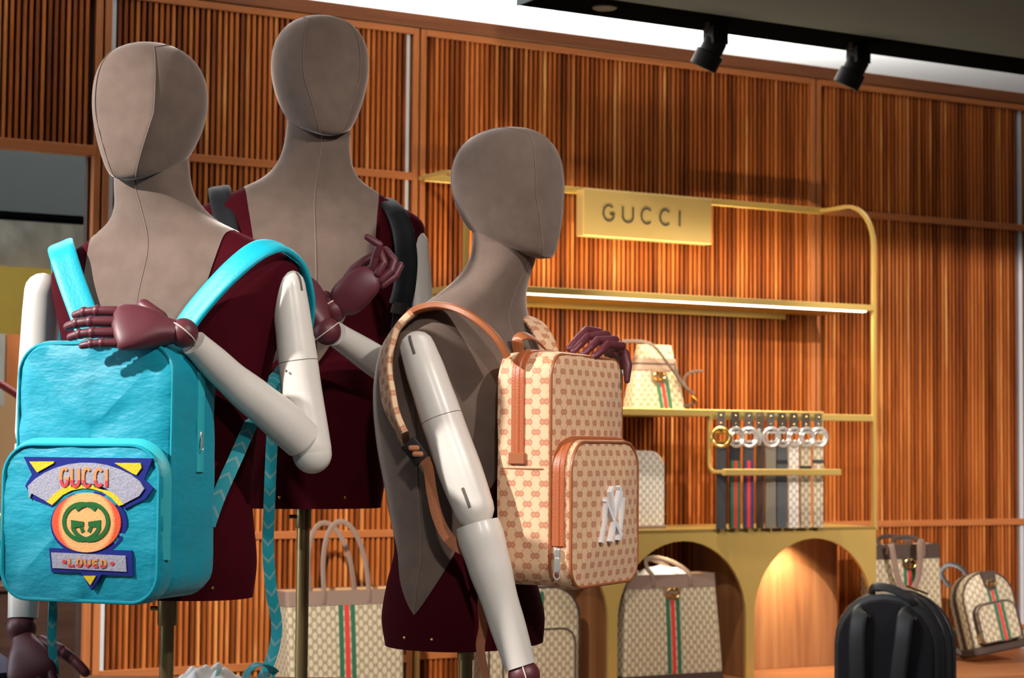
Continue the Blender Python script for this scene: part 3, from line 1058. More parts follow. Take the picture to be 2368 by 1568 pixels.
# ------------------------------------------------------------------ mannequins
MALE = [(0.0, .150, .105, .100), (.06, .157, .110, .108), (.16, .152, .105, .096), (.26, .158, .108, .096), (.36, .176, .118, .106),
        (.44, .198, .120, .112), (.50, .220, .110, .106), (.545, .232, .096, .096), (.57, .220, .086, .088), (.59, .184, .077, .080), (.61, .144, .070, .073),
        (.635, .098, .065, .067), (.66, .075, .061, .062), (.69, .064, .059, .059), (.74, .060, .057, .057), (.80, .059, .056, .056)]
FEMALE = [(0.0, .163, .126, .130), (.05, .168, .130, .134), (.11, .156, .118, .124), (.17, .138, .104, .112), (.25, .145, .110, .122), (.36, .158, .124, .148),
          (.45, .172, .128, .156), (.52, .182, .112, .140), (.56, .180, .090, .112), (.59, .155, .075, .085), (.62, .115, .066, .070), (.645, .085, .060, .062),
          (.67, .066, .057, .058), (.70, .058, .055, .055), (.78, .055, .053, .053)]
HEAD = [(0.0, .028, .060, .020), (.03, .050, .078, .052), (.08, .061, .086, .066), (.16, .070, .091, .080), (.28, .080, .096, .093), (.42, .0885, .100, .105),
        (.56, .0930, .101, .112), (.70, .0915, .098, .111), (.80, .085, .091, .102), (.88, .073, .079, .087), (.94, .056, .061, .066), (.98, .033, .036, .038), (1.0, .006, .007, .007)]


class Mannequin:
    def __init__(self, label, px, Y, zhem, yaw, table, head_px, head_h, head_yaw, lean=0.0):
        x = (P(px, 1100, Y)).x
        self.root = empty('mannequin', (x, Y, 0), yaw, label, 'mannequin')
        self.M = self.root.matrix_world.copy()
        self.Mi = self.M.inverted()
        self.z0 = zhem
        self.yaw = yaw
        hc = self.L(P(head_px[0], head_px[1], Y - 0.03))
        self.hc, self.hh, self.hyaw = hc, head_h, head_yaw
        zt = hc.z - head_h * 0.36 - zhem
        tab = []
        for r in table:
            z = r[0]
            k = min(1, max(0, (z - 0.56) / (zt - 0.56)))
            k = k * k * (3 - 2 * k)
            cy = hc.y + 0.010
            tab.append((z, r[1], r[2], r[3], hc.x * k, (cy * k + lean * sin(min(1, z / 0.55) * pi) * (1 - k))))
        self.tab = tab
        self.ztop = zt + 0.03

    def L(self, w):
        return self.Mi @ V(w)

    def PL(self, px, py, Y):
        return self.L(P(px, py, Y))

    def S(self, th, z, off=0.0, e=2.25):
        a, bf, bb, cx, cy = lerp_tab(self.tab, z)
        s_, c = sin(th), cos(th)
        b = bf if c > 0 else bb
        return V((cx + (a + off) * math.copysign(abs(s_) ** (2 / e), s_), cy - (b + off) * math.copysign(abs(c) ** (2 / e), c), self.z0 + z))

    def torso(self, mat):
        mb = MB()
        zt = self.ztop
        mb.grid(lambda u, v: self.S(2 * pi * u, zt * v), 96, 150, cu=True)
        # underside of the bust
        def under(u, v):
            p = self.S(2 * pi * u, 0.0)
            c = V((0, 0, self.z0 + 0.004))
            return p.lerp(c, min(0.999, v))
        mb.grid(under, 96, 4, cu=True)
        self.tobj = mb.build('torso', mat, self.root, sharp=50)

    def panel_v(self, zt_w=0.61, wtop=.128, zlow=.02):
        """taupe chest and back panels: wide at the shoulders, running down to a point"""
        def w(z):
            if z > zt_w: return wtop + (z - zt_w) * 0.2
            if z > .49: return .113 + (wtop - .113) * (z - .49) / (zt_w - .49)
            return max(0.0005, .113 * ((z - zlow) / (.49 - zlow)) ** 0.8) if z > zlow else 0.0005
        for side in (0, 1):
            def fn(u, v):
                z = zlow + (self.ztop - zlow) * v
                a = lerp_tab(self.tab, z)[0]
                q = min(1.0, w(z) / a)
                tw = math.asin(q ** (2.25 / 2))
                th = (u * 2 - 1) * tw
                if side: th = pi - th
                return self.S(th, z, 0.0022)
            MB().grid(fn, 60, 150).build('chest_panel' if not side else 'back_panel', M['taupe'], self.root, flip_fix=True)
        zz0 = zlow + .03
        self.seam([self.S(0, z, 0.0024) for z in [zz0 + (self.ztop - zz0 - .005) * k / 50 for k in range(51)]])

    def panel_side(self):
        def zl(th):
            d = abs(abs((th + pi) % (2 * pi) - pi) - pi / 2)
            return min(.34, .062 + .16 * math.degrees(d) / 45)
        def fn(u, v):
            th = 2 * pi * u
            z = zl(th) + (self.ztop - zl(th)) * v
            return self.S(th, z, 0.0022)
        MB().grid(fn, 128, 110, cu=True).build('upper_panel', M['taupe'], self.root)
        for th in (-pi / 2,):
            self.seam([self.S(th, .065 + .40 * k / 40, 0.0024) for k in range(41)])
        self.seam([self.S(0, .34 + (self.ztop - .345) * k / 40, 0.0024) for k in range(41)])

    def seam(self, pts, r=0.0011):
        MB().sweep(pts, r, n=6).build('seam', M['seam'], self.root)

    def head(self, mat):
        H, hc = self.hh, self.hc
        Mh = Matrix.Translation(hc) @ Matrix.Rotation(self.hyaw - self.yaw, 4, 'Z')
        sc = H / 0.247
        TS = R(37)

        def pt(th, h, off=0.0):
            w, f, k = lerp_tab(HEAD, h)
            def base(t):
                s_, c = sin(t), cos(t)
                return V(((w + off) * s_, -((f if c > 0 else k) + off) * c, 0))
            p = base(th)
            t = (th + pi) % (2 * pi) - pi
            # flattened face panel between the two seams
            wgt = max(0.0, min(1.0, (0.97 - h) / 0.22)) * min(1, h / 0.04)
            ts = TS * (0.55 + 0.45 * min(1, h / 0.45))
            if abs(t) < ts:
                a, b = base(-ts), base(ts)
                q = a.lerp(b, (t + ts) / (2 * ts))
                p = p.lerp(q, 0.85 * wgt)
            z = (h - 0.5) * 0.247
            # jaw line climbs towards the nape
            z += 0.045 * (1 - h) ** 3 * max(0.0, min(1.0, (p.y + 0.075) / 0.13))
            return Mh @ (V((p.x, p.y, z)) * sc)
        self.hpt = pt
        mb = MB()
        hs = [0.0, .012, .03, .05, .08, .11, .15] + [.15 + .85 * k / 30 for k in range(1, 29)] + [.965, .98, .99, 1.0]
        nth = 84
        vs, fs = [], []
        for h in hs:
            for i in range(nth):
                vs.append(pt(2 * pi * i / nth, h))
        for j in range(len(hs) - 1):
            for i in range(nth):
                fs.append((j * nth + i, j * nth + (i + 1) % nth, (j + 1) * nth + (i + 1) % nth, (j + 1) * nth + i))
        fs.append(list(range(nth))[::-1]); fs.append([(len(hs) - 1) * nth + i for i in range(nth)])
        mb.add(vs, fs)
        self.hobj = mb.build('head', mat, self.root, sharp=60)
        for sg in (-1, 1):
            pts = []
            for k in range(40):
                h = 0.02 + 0.90 * k / 39
                ts = TS * (0.55 + 0.45 * min(1, h / 0.45))
                pts.append(pt(sg * ts, h, 0.0003))
            tb = pi - 0.62
            for k in range(1, 20):
                q = k / 20
                pts.append(pt(sg * (TS + (tb - TS) * q), 0.92 + 0.055 * sin(pi * q), 0.0003))
            for k in range(30):
                pts.append(pt(sg * tb, 0.92 - 0.86 * k / 29, 0.0003))
            MB().sweep(pts, 0.0008, n=6).build('head_seam', M['seam'], self.hobj)
        # seam where the head meets the neck
        zc = self.ztop

    def stand(self, r=0.012, col=(0.016, 0.05), m='pole', base_r=0.13):
        z0 = self.z0
        st = MB().lathe([(r, 0.015), (r, z0 + 0.003)], 24).build('pole', M[m], self.root)
        MB().lathe([(col[0], z0 - col[1]), (col[0] + .0006, z0 - col[1] + 0.002), (col[0] + .0006, z0 - 0.004), (col[0], z0 + 0.002)], 24).build('collar', M[m], st)
        MB().sweep([V((-col[0] + 0.002, 0, z0 - col[1] * .45)), V((-col[0] - 0.014, -0.004, z0 - col[1] * .45))], 0.004, n=8).build('thumb_screw', M['pole'], st)
        MB().lathe([(base_r, 0.0), (base_r, 0.010), (base_r - 0.006, 0.014), (0.02, 0.018), (0.016, 0.03)], 40).build('stand_base', M[m], self.root)

    def stud(self, th, z=0.022):
        p = self.S(th, z, 0.001)
        MB().ball(p, 0.0032, n=8).build('hem_stud', M['gold'], self.root)

    # ---------------------------------------------------------------- arms
    def limb(self, name, pts, radii, m='ivory', n=28, caps='round'):
        q = crom(pts, 8)
        rr = []
        for i in range(len(q)):
            k = i / (len(q) - 1) * (len(radii) - 1)
            j = min(int(k), len(radii) - 2)
            f = k - j
            f = f * f * (3 - 2 * f)
            rr.append(radii[j] * (1 - f) + radii[j + 1] * f)
        self.last = (q, rr)
        return MB().sweep(q, rr, n=n, caps=caps).build(name, M[m], self.root, sharp=45)

    def _at(self, k):
        q, rr = self.last
        x = k * (len(q) - 1)
        i = max(0, min(int(x), len(q) - 2))
        f = x - i
        return q[i].lerp(q[i + 1], f), rr[i] * (1 - f) + rr[i + 1] * f, (q[i + 1] - q[i]).normalized()

    def ring(self, parent, k, w=0.0006, m='ivory_gap'):
        """fine joint line round the last limb at fraction k of its length"""
        c, r, ax = self._at(k)
        a = ax.orthogonal().normalized(); b = ax.cross(a)
        MB().sweep([c + (a * cos(2 * pi * i / 32) + b * sin(2 * pi * i / 32)) * r for i in range(32)], w, n=6, closed=True, up=ax).build('joint_line', M[m], parent)

    def slot(self, parent, k0, k1, toward, w=0.0026):
        """dark slot cut along the last limb between two fractions, on the side towards a direction"""
        pts, nr = [], []
        for i in range(9):
            k = k0 + (k1 - k0) * i / 8
            c, r, ax = self._at(max(0, k))
            if k < 0: c = c + ax * (k * 0.13)
            t = V(toward) - ax * V(toward).dot(ax)
            t.normalize()
            if k < 0: r = math.sqrt(max(0, r * r - (k * 0.13) ** 2))
            pts.append(c + t * (r - 0.0002)); nr.append(t)
        MB().sweep(pts, w, 0.0011, normals=nr, n=10, e=3, caps='round').build('joint_slot', M['ivory_gap'], parent)

    def wrist(self, c, r, parent=None, ring_axis=None):
        o = MB().ball(c, r, n=24).build('wrist_ball', M['hand'], self.root)
        if ring_axis is not None:
            ax = V(ring_axis).normalized()
            a = ax.orthogonal().normalized(); b = ax.cross(a)
            MB().sweep([V(c) + (a * cos(2 * pi * k / 36) + b * sin(2 * pi * k / 36)) * (r + 0.0002) for k in range(36)], 0.0022, 0.0012, n=8, closed=True, up=ax).build('wrist_ring', M['wire'], o)
        return o

    def hand(self, c, X, Y, Z, curls, size=1.0, thumb=(0.5, 0.4), spread=0.06, palm_curl=0.0):
        """palm with five jointed fingers. X towards the fingers, Y towards the thumb, Z out of the back of the hand"""
        X = V(X).normalized(); Y = V(Y); Y = (Y - X * Y.dot(X)).normalized(); Z = V(Z); Z = (Z - X * Z.dot(X) - Y * Z.dot(Y)).normalized()
        c = V(c)
        def T(x, y, z): return c + (X * x + Y * y + Z * z) * size
        sec = [(0.004, .018, .016, 0), (.018, .022, .019, 0), (.04, .033, .0205, .002), (.062, .040, .018, .003), (.082, .0425, .0145, .003), (.096, .041, .011, .001), (.101, .036, .006, .000)]
        tab = [(s[0], s[1], s[2], s[3]) for s in sec]
        def fn(u, v):
            x = sec[0][0] + (sec[-1][0] - sec[0][0]) * v
            a, b, zz = lerp_tab(tab, x)
            th = 2 * pi * u
            cc, ss = cos(th), sin(th)
            # knuckle line falls away on the little-finger side
            xx = x - 0.012 * max(0, -cc) * max(0, (x - .05) / .05)
            return T(xx, a * math.copysign(abs(cc) ** 0.8, cc), zz + b * math.copysign(abs(ss) ** 0.85, ss))
        mb = MB().grid(fn, 28, 20, cu=True)
        n0 = len(mb.v)
        mb.f.append(list(range(28))[::-1]); mb.sm.append(True)
        mb.f.append([20 * 28 + i for i in range(28)]); mb.sm.append(True)
        h = mb.build('hand', M['hand'], self.root, sharp=60)
        lens = [(.033, .021, .017), (.036, .023, .018), (.034, .021, .017), (.027, .017, .015)]
        ys = [.031, .0105, -.010, -.029]
        x0 = [.094, .098, .094, .084]
        rad = [.0098, .0100, .0096, .0086]
        for i in range(4):
            ang = 0.0
            d0 = (0.5 - i / 3) * 2 * spread
            p = V((x0[i], ys[i], 0.0))
            pts = [V((x0[i] - .012, ys[i], 0.001)), p.copy()]
            for k in range(3):
                ang += curls[i][k]
                d = V((cos(ang) * cos(d0), sin(d0), -sin(ang)))
                p = p + d * lens[i][k]
                pts.append(p.copy())
            mbf = MB()
            for k in range(4):
                a_, b_ = T(*pts[k]), T(*pts[k + 1])
                r0 = rad[i] * (1 - .09 * k) * size
                mbf.sweep([a_, a_.lerp(b_, .5), b_], [r0, r0 * .96, r0 * .92], n=12, caps='round')
            # joint pins
            for k in (1, 2):
                q = pts[k + 1]
                mbf.ball(T(q.x, q.y, q.z), rad[i] * (1 - .07 * k) * size * 1.04, n=10)
            mbf.build('finger', M['hand'], h)
        # thumb leaves the side of the palm near its base
        t0, t1 = thumb
        p = V((.030, .026, -.004))
        pts = [p.copy()]
        for L_, sp, cu in ((.040, 1.0, .15), (.032, .72, t0), (.027, .5, t1)):
            d = V((cos(sp * .75), sin(sp * .75), -cu)).normalized()
            p = p + d * L_
            pts.append(p.copy())
        mbt = MB()
        for k in range(3):
            r0 = (.0125, .0105, .0095)[k] * size
            mbt.sweep([T(*pts[k]), T(*pts[k + 1])], [r0, r0 * .9], n=12, caps='round')
        mbt.build('thumb', M['hand'], h)
        return h

    pass_ = None


def world_dir(px0, py0, px1, py1, Y0, Y1):
    return P(px1, py1, Y1) - P(px0, py0, Y0)


def finger_chain(parent, pts, rads, name='finger'):
    mb = MB()
    for i in range(len(pts) - 1):
        mb.sweep([pts[i], pts[i].lerp(pts[i + 1], .5), pts[i + 1]], [rads[i], (rads[i] + rads[i + 1]) / 2, rads[i + 1]], n=12, caps='round')
    return mb.build(name, M['hand'], parent)



# ---------------- front mannequin with the turquoise backpack
m1 = Mannequin('taupe velvet mannequin hugging the turquoise backpack on its chest', 393, 3.25, P(393, 1377, 3.25).z, R(-20), MALE, (345, 267), .249, R(-19), -0.012)
m1.torso(M['burgundy']); m1.panel_v(); m1.head(M['taupe']); m1.stand()
m1.stud(R(52)); m1.stud(R(5))
pl = m1.PL
# its left arm: bent, forearm across to the top of the backpack
ua = m1.limb('upper_arm', [pl(667, 662, 3.17), pl(682, 780, 3.165), pl(700, 920, 3.16), pl(721, 1042, 3.15)], [.0285, .0310, .0335, .0340, .0330])
m1.ring(ua, .47)
m1.slot(ua, -.14, .07, m1.Mi.to_3x3() @ V((1, -.75, 0)))
MB().ball(pl(662, 858, 3.128), .0022, n=8).build('screw_hole', M['ivory_gap'], ua)
el = MB().ball(pl(722, 1050, 3.15), .0325, n=28).build('elbow_joint', M['ivory'], m1.root)
fa = m1.limb('forearm', [pl(700, 1018, 3.13), pl(640, 962, 3.10), pl(540, 880, 3.055), pl(448, 793, 2.995)], [.0330, .0345, .0315, .0265, .0215], caps='flat')
m1.wrist(pl(424, 770, 2.98), .0235, ring_axis=m1.Mi.to_3x3() @ V((-.55, -.25, -.7)))
Mi3 = m1.Mi.to_3x3()
hd = m1.hand(pl(412, 768, 2.975), Mi3 @ world_dir(412, 768, 258, 757, 2.975, 2.965), Mi3 @ V((.30, .58, .80)), Mi3 @ V((0, -.85, .5)),
             [(.10, .20, .3), (.10, .22, .3), (.08, .2, .3), (.05, .15, .2)], 1.02, (1.6, 1.9), .03)
# its right arm: hanging straight down
ua2 = m1.limb('upper_arm', [pl(98, 672, 3.325), pl(90, 800, 3.33), pl(78, 1000, 3.32)], [.0310, .0325, .0330, .0320])
fa2 = m1.limb('forearm', [pl(77, 1030, 3.32), pl(64, 1200, 3.30), pl(53, 1430, 3.27)], [.0315, .0310, .0285, .0255], caps='flat')
m1.wrist(pl(50, 1452, 3.265), .0260)
m1.hand(pl(52, 1466, 3.262), Mi3 @ world_dir(52, 1466, 84, 1590, 3.262, 3.20), Mi3 @ V((.9, -.35, -.1)), Mi3 @ V((-.35, -.9, .1)),
        [(.25, .5, .4), (.3, .55, .4), (.35, .6, .4), (.4, .6, .5)], 1.0, (.3, .3), .04)

# ---------------- rear mannequin with dark straps
m2 = Mannequin('tall taupe velvet mannequin with black shoulder straps and raised burgundy hands', 703, 3.70, P(703, 1173, 3.70).z, R(14), MALE, (740, 184), .2485, R(22), -0.008)
m2.torso(M['burgundy']); m2.panel_v(zlow=.27); m2.head(M['taupe']); m2.stand(.0125, (.0150, .040))
m2.stud(R(-20)); m2.stud(R(22))
pl = m2.PL
Mi3 = m2.Mi.to_3x3()
m2.limb('upper_arm', [pl(957, 565, 3.73), pl(962, 660, 3.735), pl(972, 800, 3.73), pl(975, 905, 3.70)], [.0290, .0310, .0320, .0300])
MB().ball(pl(975, 915, 3.70), .0315, n=24).build('elbow_joint', M['ivory'], m2.root)
m2.limb('forearm', [pl(965, 905, 3.68), pl(880, 842, 3.56), pl(775, 772, 3.43)], [.0320, .0300, .0225], caps='flat')
m2.wrist(pl(757, 766, 3.41), .0250, ring_axis=Mi3 @ V((-.62, -.1, .8)))
m2.hand(pl(750, 755, 3.41), Mi3 @ world_dir(750, 755, 680, 655, 3.41, 3.43), Mi3 @ V((.55, .75, .5)), Mi3 @ V((.3, -1, .2)),
        [(.5, .5, .4)] * 4, 1.0, (1.4, 1.6), .02)
m2.limb('upper_arm', [pl(452, 560, 3.66), pl(455, 700, 3.64), pl(470, 880, 3.58)], [.0300, .0320, .0300])
MB().ball(pl(472, 890, 3.57), .0315, n=24).build('elbow_joint', M['ivory'], m2.root)
m2.limb('forearm', [pl(480, 885, 3.56), pl(600, 815, 3.50), pl(752, 728, 3.455)], [.0310, .0290, .0215], caps='flat')
m2.wrist(pl(772, 716, 3.45), .0240, ring_axis=Mi3 @ V((.5, -.5, -.7)))
q = crom([pl(780, 714, 3.45), pl(795, 698, 3.445), pl(822, 672, 3.435), pl(848, 650, 3.43), pl(868, 636, 3.43)], 4)
ra_ = [.019, .021, .024, .028, .031, .0325, .0335, .0335, .0335, .033, .032, .031, .030, .028, .025, .021, .016]
rh = MB().sweep(q, ra_, [.017, .018, .019, .020, .020, .020, .019, .019, .018, .017, .016, .015, .014, .013, .012, .010, .007], normals=[Mi3 @ V((.25, -1, .25))] * 17, n=24, e=2.4, caps='round').build('hand', M['hand'], m2.root, sharp=60)
for ch, r0 in (([(862, 622, 3.43), (868, 593, 3.42), (877, 566, 3.41), (849, 548, 3.41)], .0085), ([(874, 632, 3.425), (888, 608, 3.425), (879, 583, 3.43), (868, 572, 3.44)], .0085),
               ([(882, 647, 3.43), (905, 626, 3.43), (912, 603, 3.435), (892, 577, 3.44)], .0085), ([(886, 658, 3.435), (914, 638, 3.44), (926, 614, 3.445)], .0078)):
    finger_chain(rh, [pl(*c_) for c_ in ch], [r0, r0 * .93, r0 * .86, r0 * .72][:len(ch)])
finger_chain(rh, [pl(806, 648, 3.455), pl(820, 624, 3.45), pl(846, 603, 3.445), pl(866, 590, 3.445)], [.0125, .0105, .0090, .0070], 'thumb')

# ---------------- side-on mannequin with the tan backpack
m3 = Mannequin('taupe velvet mannequin turned sideways carrying the tan monogram backpack', 1081, 3.48, P(1081, 1487, 3.48).z, R(60), FEMALE, (1180, 451), .249, R(62), 0.010)
m3.torso(M['burgundy']); m3.panel_side(); m3.head(M['taupe']); m3.stand(.0125, (.0150, .030))
m3.stud(R(-98)); m3.stud(R(-78))
pl = m3.PL
Mi3 = m3.Mi.to_3x3()
ua = m3.limb('upper_arm', [pl(966, 806, 3.30), pl(1000, 905, 3.285), pl(1050, 1050, 3.27), pl(1096, 1176, 3.255)], [.0310, .0345, .0365, .0380, .0350])
m3.ring(ua, .48)
m3.slot(ua, -.15, .09, Mi3 @ V((-.25, -1, 0)))
m3.slot(ua, .86, 1.0, Mi3 @ V((-.15, -1, 0)))
m3.limb('forearm', [pl(1104, 1212, 3.25), pl(1118, 1262, 3.245), pl(1150, 1370, 3.235), pl(1204, 1542, 3.22)], [.0380, .0400, .0370, .0310, .0265], caps='flat')
m3.wrist(pl(1212, 1562, 3.218), .0270, ring_axis=Mi3 @ V((1, .1, .3)))
m3.hand(pl(1216, 1575, 3.216), Mi3 @ world_dir(1216, 1575, 1250, 1700, 3.216, 3.2), Mi3 @ V((.8, -.5, .2)), Mi3 @ V((-.4, -.9, -.1)),
        [(.25, .4, .4)] * 4, .95, (.3, .3), .04)
# far arm: passes behind the backpack, fingers over its top
m3.limb('upper_arm', [pl(1180, 800, 3.66), pl(1230, 950, 3.66), pl(1290, 1080, 3.64)], [.0310, .0345, .0330])
m3.limb('forearm', [pl(1295, 1085, 3.64), pl(1360, 980, 3.60), pl(1418, 850, 3.56)], [.0330, .0320, .0235], caps='flat')
m3.wrist(pl(1424, 836, 3.555), .0200)


palm = MB()
palm.sweep([pl(1424, 834, 3.553), pl(1418, 812, 3.53), pl(1408, 792, 3.50), pl(1398, 780, 3.475)], [.016, .028, .032, .026], [.014, .017, .014, .010],
           normals=[Mi3 @ V((.2, -.5, .8))] * 4, n=20, caps='round')
fh = palm.build('hand', M['hand'], m3.root)
FC = [[(1383, 768, 3.475), (1357, 763, 3.455), (1337, 782, 3.43), (1316, 806, 3.41)],
      [(1402, 774, 3.465), (1359, 778, 3.435), (1342, 796, 3.41), (1326, 812, 3.40)],
      [(1422, 786, 3.455), (1382, 787, 3.425), (1366, 803, 3.40), (1350, 818, 3.39)],
      [(1438, 800, 3.455), (1405, 796, 3.425), (1389, 813, 3.40), (1375, 824, 3.39)]]
for q in FC:
    finger_chain(fh, [pl(*a) for a in q], [.0080, .0076, .0068, .0062])
finger_chain(fh, [pl(1424, 805, 3.50), pl(1443, 818, 3.485), pl(1451, 846, 3.475), pl(1450, 880, 3.47)], [.0105, .0100, .0088, .0056], 'thumb')

# ------------------------------------------------------------------ backpacks on the mannequins
def on_plane(root, px, py, y):
    """local point of a thing on its plane y = const, seen at a photo pixel"""
    Mi = root.matrix_world.inverted()
    o = Mi @ V((0, 0, CAMZ))
    d = Mi.to_3x3() @ ray(px, py)
    k = (y - o.y) / d.y
    return o + d * k


def strap_along(root, ctrl, wid, th, m, name, inner, parent=None, n=16, e=3.0, groove=0.0, world=True, caps='flat', steps=8):
    """flat strap through photo points (px, py, Y); its face looks away from the inner point"""
    Mi = root.matrix_world.inverted()
    pts = [Mi @ (P(*c) if world else V(c)) for c in ctrl]
    q = crom(pts, steps)
    if callable(inner):
        nr = [inner(p, i / (len(q) - 1)) for i, p in enumerate(q)]
    else:
        nr = [(p - V(inner)).normalized() for p in q]
    return MB().sweep(q, wid / 2, th / 2, normals=nr, n=n, e=e, groove=groove, caps=caps).build(name, M[m], parent or root)


def zip_pull(root, p, parent, m='silver', d=(0, 0, -1), size=1.0, nrm=(0, -1, 0)):
    d = V(d).normalized(); nn = V(nrm).normalized(); sd = d.cross(nn)
    p = V(p)
    o = MB().sweep([p - d * .006 * size, p + d * .006 * size], .0055 * size, .004 * size, normals=[nn, nn], n=10, e=3, caps='round').build('zip_slider', M[m], parent)
    q = [p + nn * .004 * size + d * (.008 + .022 * k / 4) * size for k in range(5)]
    MB().sweep(q, [.0045 * size, .005 * size, .0055 * size, .006 * size, .006 * size], .0016 * size, normals=[nn] * 5, n=10, e=4, caps='round').build('zip_pull', M[m], parent)
    ring = [p + nn * .004 * size + d * (.036 + .0075 * cos(2 * pi * k / 16)) * size + sd * (.0055 * sin(2 * pi * k / 16)) * size for k in range(16)]
    MB().sweep(ring, .0013 * size, n=6, closed=True).build('pull_ring', M[m], parent)
    return o


# ---------------- turquoise backpack
c1 = V((m1.M.translation.x, m1.M.translation.y, 0))
f1 = V((sin(R(-20)), -cos(R(-20)), 0)); r1 = V((cos(R(-20)), sin(R(-20)), 0))
BZ = P(216, 1386, 3.0).z
bp = empty('backpack', c1 + f1 * .118 + r1 * .010 + V((0, 0, BZ)), R(-20), 'turquoise nylon backpack with a chenille patch on the front pocket', 'backpack')
W1, H1, D1 = .292, .408, .140
body = pad(MB(), W1, 0, H1, .055, [(.014, 0), (.004, -.004), (0, -.016), (0, -.05), (0, -.09), (0, -.122), (.004, -.134), (.012, -D1)], rb=.05, wr=.0060, seed=2, bulge=.010, sub=14).build('body', M['nylon'], bp, autouv='box')
outline_tube(MB(), W1, 0, H1, .055, .006, -D1 + .003, .0028, rb=.05).build('front_piping', M['pipe_blue'], body)
# main zip runs over the top and down the side
zp = [V((W1 / 2 + .0008, -.060, z)) for z in (.20, .26, .32, H1 - .05)]
for k in range(1, 8):
    a = pi / 2 * k / 8
    zp.append(V((W1 / 2 - .055 + .0558 * cos(a), -.060, H1 - .055 + .0558 * sin(a))))
zp += [V((x, -.060, H1 + .0012)) for x in (.06, .0, -.06, -.09)]
zn = [V((1, 0, 0))] * 4 + [V((cos(pi / 2 * k / 8), 0, sin(pi / 2 * k / 8))) for k in range(1, 8)] + [V((0, 0, 1))] * 4
MB().sweep(zp, .011, .0022, normals=zn, n=8, e=4).build('main_zip', M['zip_blue'], body)
for xx in (on_plane(bp, 208, 793, -.075).x, on_plane(bp, 243, 791, -.075).x):
    zip_pull(bp, (xx, -.085, H1 + .004), body, 'silver', (-.45, -1, -.15), .75, (0, 0, 1))
zip_pull(bp, (W1 / 2 + .003, -.062, on_plane(bp, 470, 1006, -.07).z), body, 'silver', (.1, -.2, -1), .6, (1, 0, 0))
# front pocket
PZ = on_plane(bp, 200, 1024, -D1 - .03).z
PW = .288
pk = pad(MB(), PW, -.004, PZ, .055, [(.004, -D1 + .012), (0, -D1 + .004), (0, -D1 - .014), (0, -D1 - .026), (.005, -D1 - .033)], rb=.05, wr=.0048, seed=9, bulge=.006, sub=14).build('front_pocket', M['nylon'], bp, autouv='box')
outline_tube(MB(), PW, -.004, PZ, .055, .0035, -D1 - .033, .0030, rb=.05).build('pocket_piping', M['pipe_blue'], pk)
q = dense(rrect(PW, -.004, PZ, .055, -.0008, 8, .05), .02)
q = [p for p in q]
zz = [i for i, p in enumerate(q) if p[1] > .06 or p[0] > 1]
idx = max(range(len(q)), key=lambda i: (q[i][0], -abs(q[i][1] - .06)))
path = []
for k in range(len(q)):
    p = q[(idx + k) % len(q)]
    if p[1] < .055 and p[0] < 0: break
    path.append(p)
nrm = []
for i in range(len(path)):
    a, b = path[max(0, i - 1)], path[min(len(path) - 1, i + 1)]
    t = V((b[0] - a[0], 0, b[1] - a[1])).normalized()
    nrm.append(V((t.z, 0, -t.x)))
zb = MB().sweep([V((x * .992, -D1 - .021, z * .996)) for x, z in path], .0105, .0034, normals=[q + V((0, -.75, 0)) for q in nrm], n=8, e=4).build('pocket_zip', M['zip_blue'], pk)
zip_pull(bp, (-PW / 2 - .003, -D1 - .012, .075), pk, 'silver', (0, 0, -1), .55, (-1, 0, 0))

# chenille patch, outlines read from the photograph
yP = -D1 - .0395


def patch_xy(zx, zy, y=yP):
    p = on_plane(bp, 20 + zx / 4.753, 1040 + zy / 4.753, y)
    return (p.x, p.z)


def pp(pts, y=yP): return [patch_xy(a, b, y) for a, b in pts]


def arcp(cx, cy, rx, ry, a0, a1, n=24):
    return [(cx + rx * cos(R(a0 + (a1 - a0) * k / n)), cy - ry * sin(R(a0 + (a1 - a0) * k / n))) for k in range(n + 1)]


yb = yP + .006
patch = MB()
patch.plate(pp([(165, 78), (1580, 95), (1490, 325), (1588, 425), (1500, 545), (1270, 655)] + arcp(866, 800, 430, 385, 25, 155, 14) + [(460, 625), (270, 545), (180, 395), (255, 272)]), yP, yb)
PB = patch.build('patch', M['navy'], bp)
MB().plate(pp(arcp(880, 815, 418, 360, 0, 352, 44)), yP - .0003, yb).build('patch_roundel_backing', M['navy'], PB)
MB().plate(pp([(445, 1080), (1352, 1108), (1365, 1392), (1020, 1375), (908, 1545), (795, 1350), (470, 1345)]), yP - .0005, yb).build('patch_banner_backing', M['navy'], PB)


def felt(name, pts, m, h=.0022):
    return MB().plate(pp(pts), yP - h, yb).build(name, M[m], PB)


felt('patch_corner', [(235, 130), (505, 128), (500, 150), (320, 250)], 'yellow_felt')
felt('patch_corner', [(1168, 145), (1455, 145), (1465, 200), (1410, 278), (1370, 262)], 'yellow_felt')
felt('patch_tip', [(825, 1385), (965, 1385), (905, 1490)], 'yellow_felt')
felt('patch_arch', arcp(860, 640, 640, 490, 168, 148, 3)[:1] + [(218, 400), (300, 320), (400, 255), (520, 200), (660, 160), (800, 143), (940, 145), (1080, 168), (1220, 212), (1350, 275), (1450, 350), (1495, 430), (1440, 510), (1265, 600), (1180, 500), (1080, 425), (960, 380), (840, 365), (720, 378), (600, 425), (500, 500), (425, 570), (260, 480)], 'grey_felt')
felt('patch_crescent', [(425, 572)] + [(500, 495), (580, 432), (680, 395), (690, 388), (700, 412), (790, 408), (810, 378), (828, 405), (910, 410), (935, 382), (960, 415), (1040, 440), (1120, 455), (1200, 510), (1275, 600), (1220, 618), (1140, 530), (1040, 465), (920, 428), (820, 425), (700, 448), (600, 500), (485, 608)], 'yellow_felt', .0026)
cxz = patch_xy(865, 800)
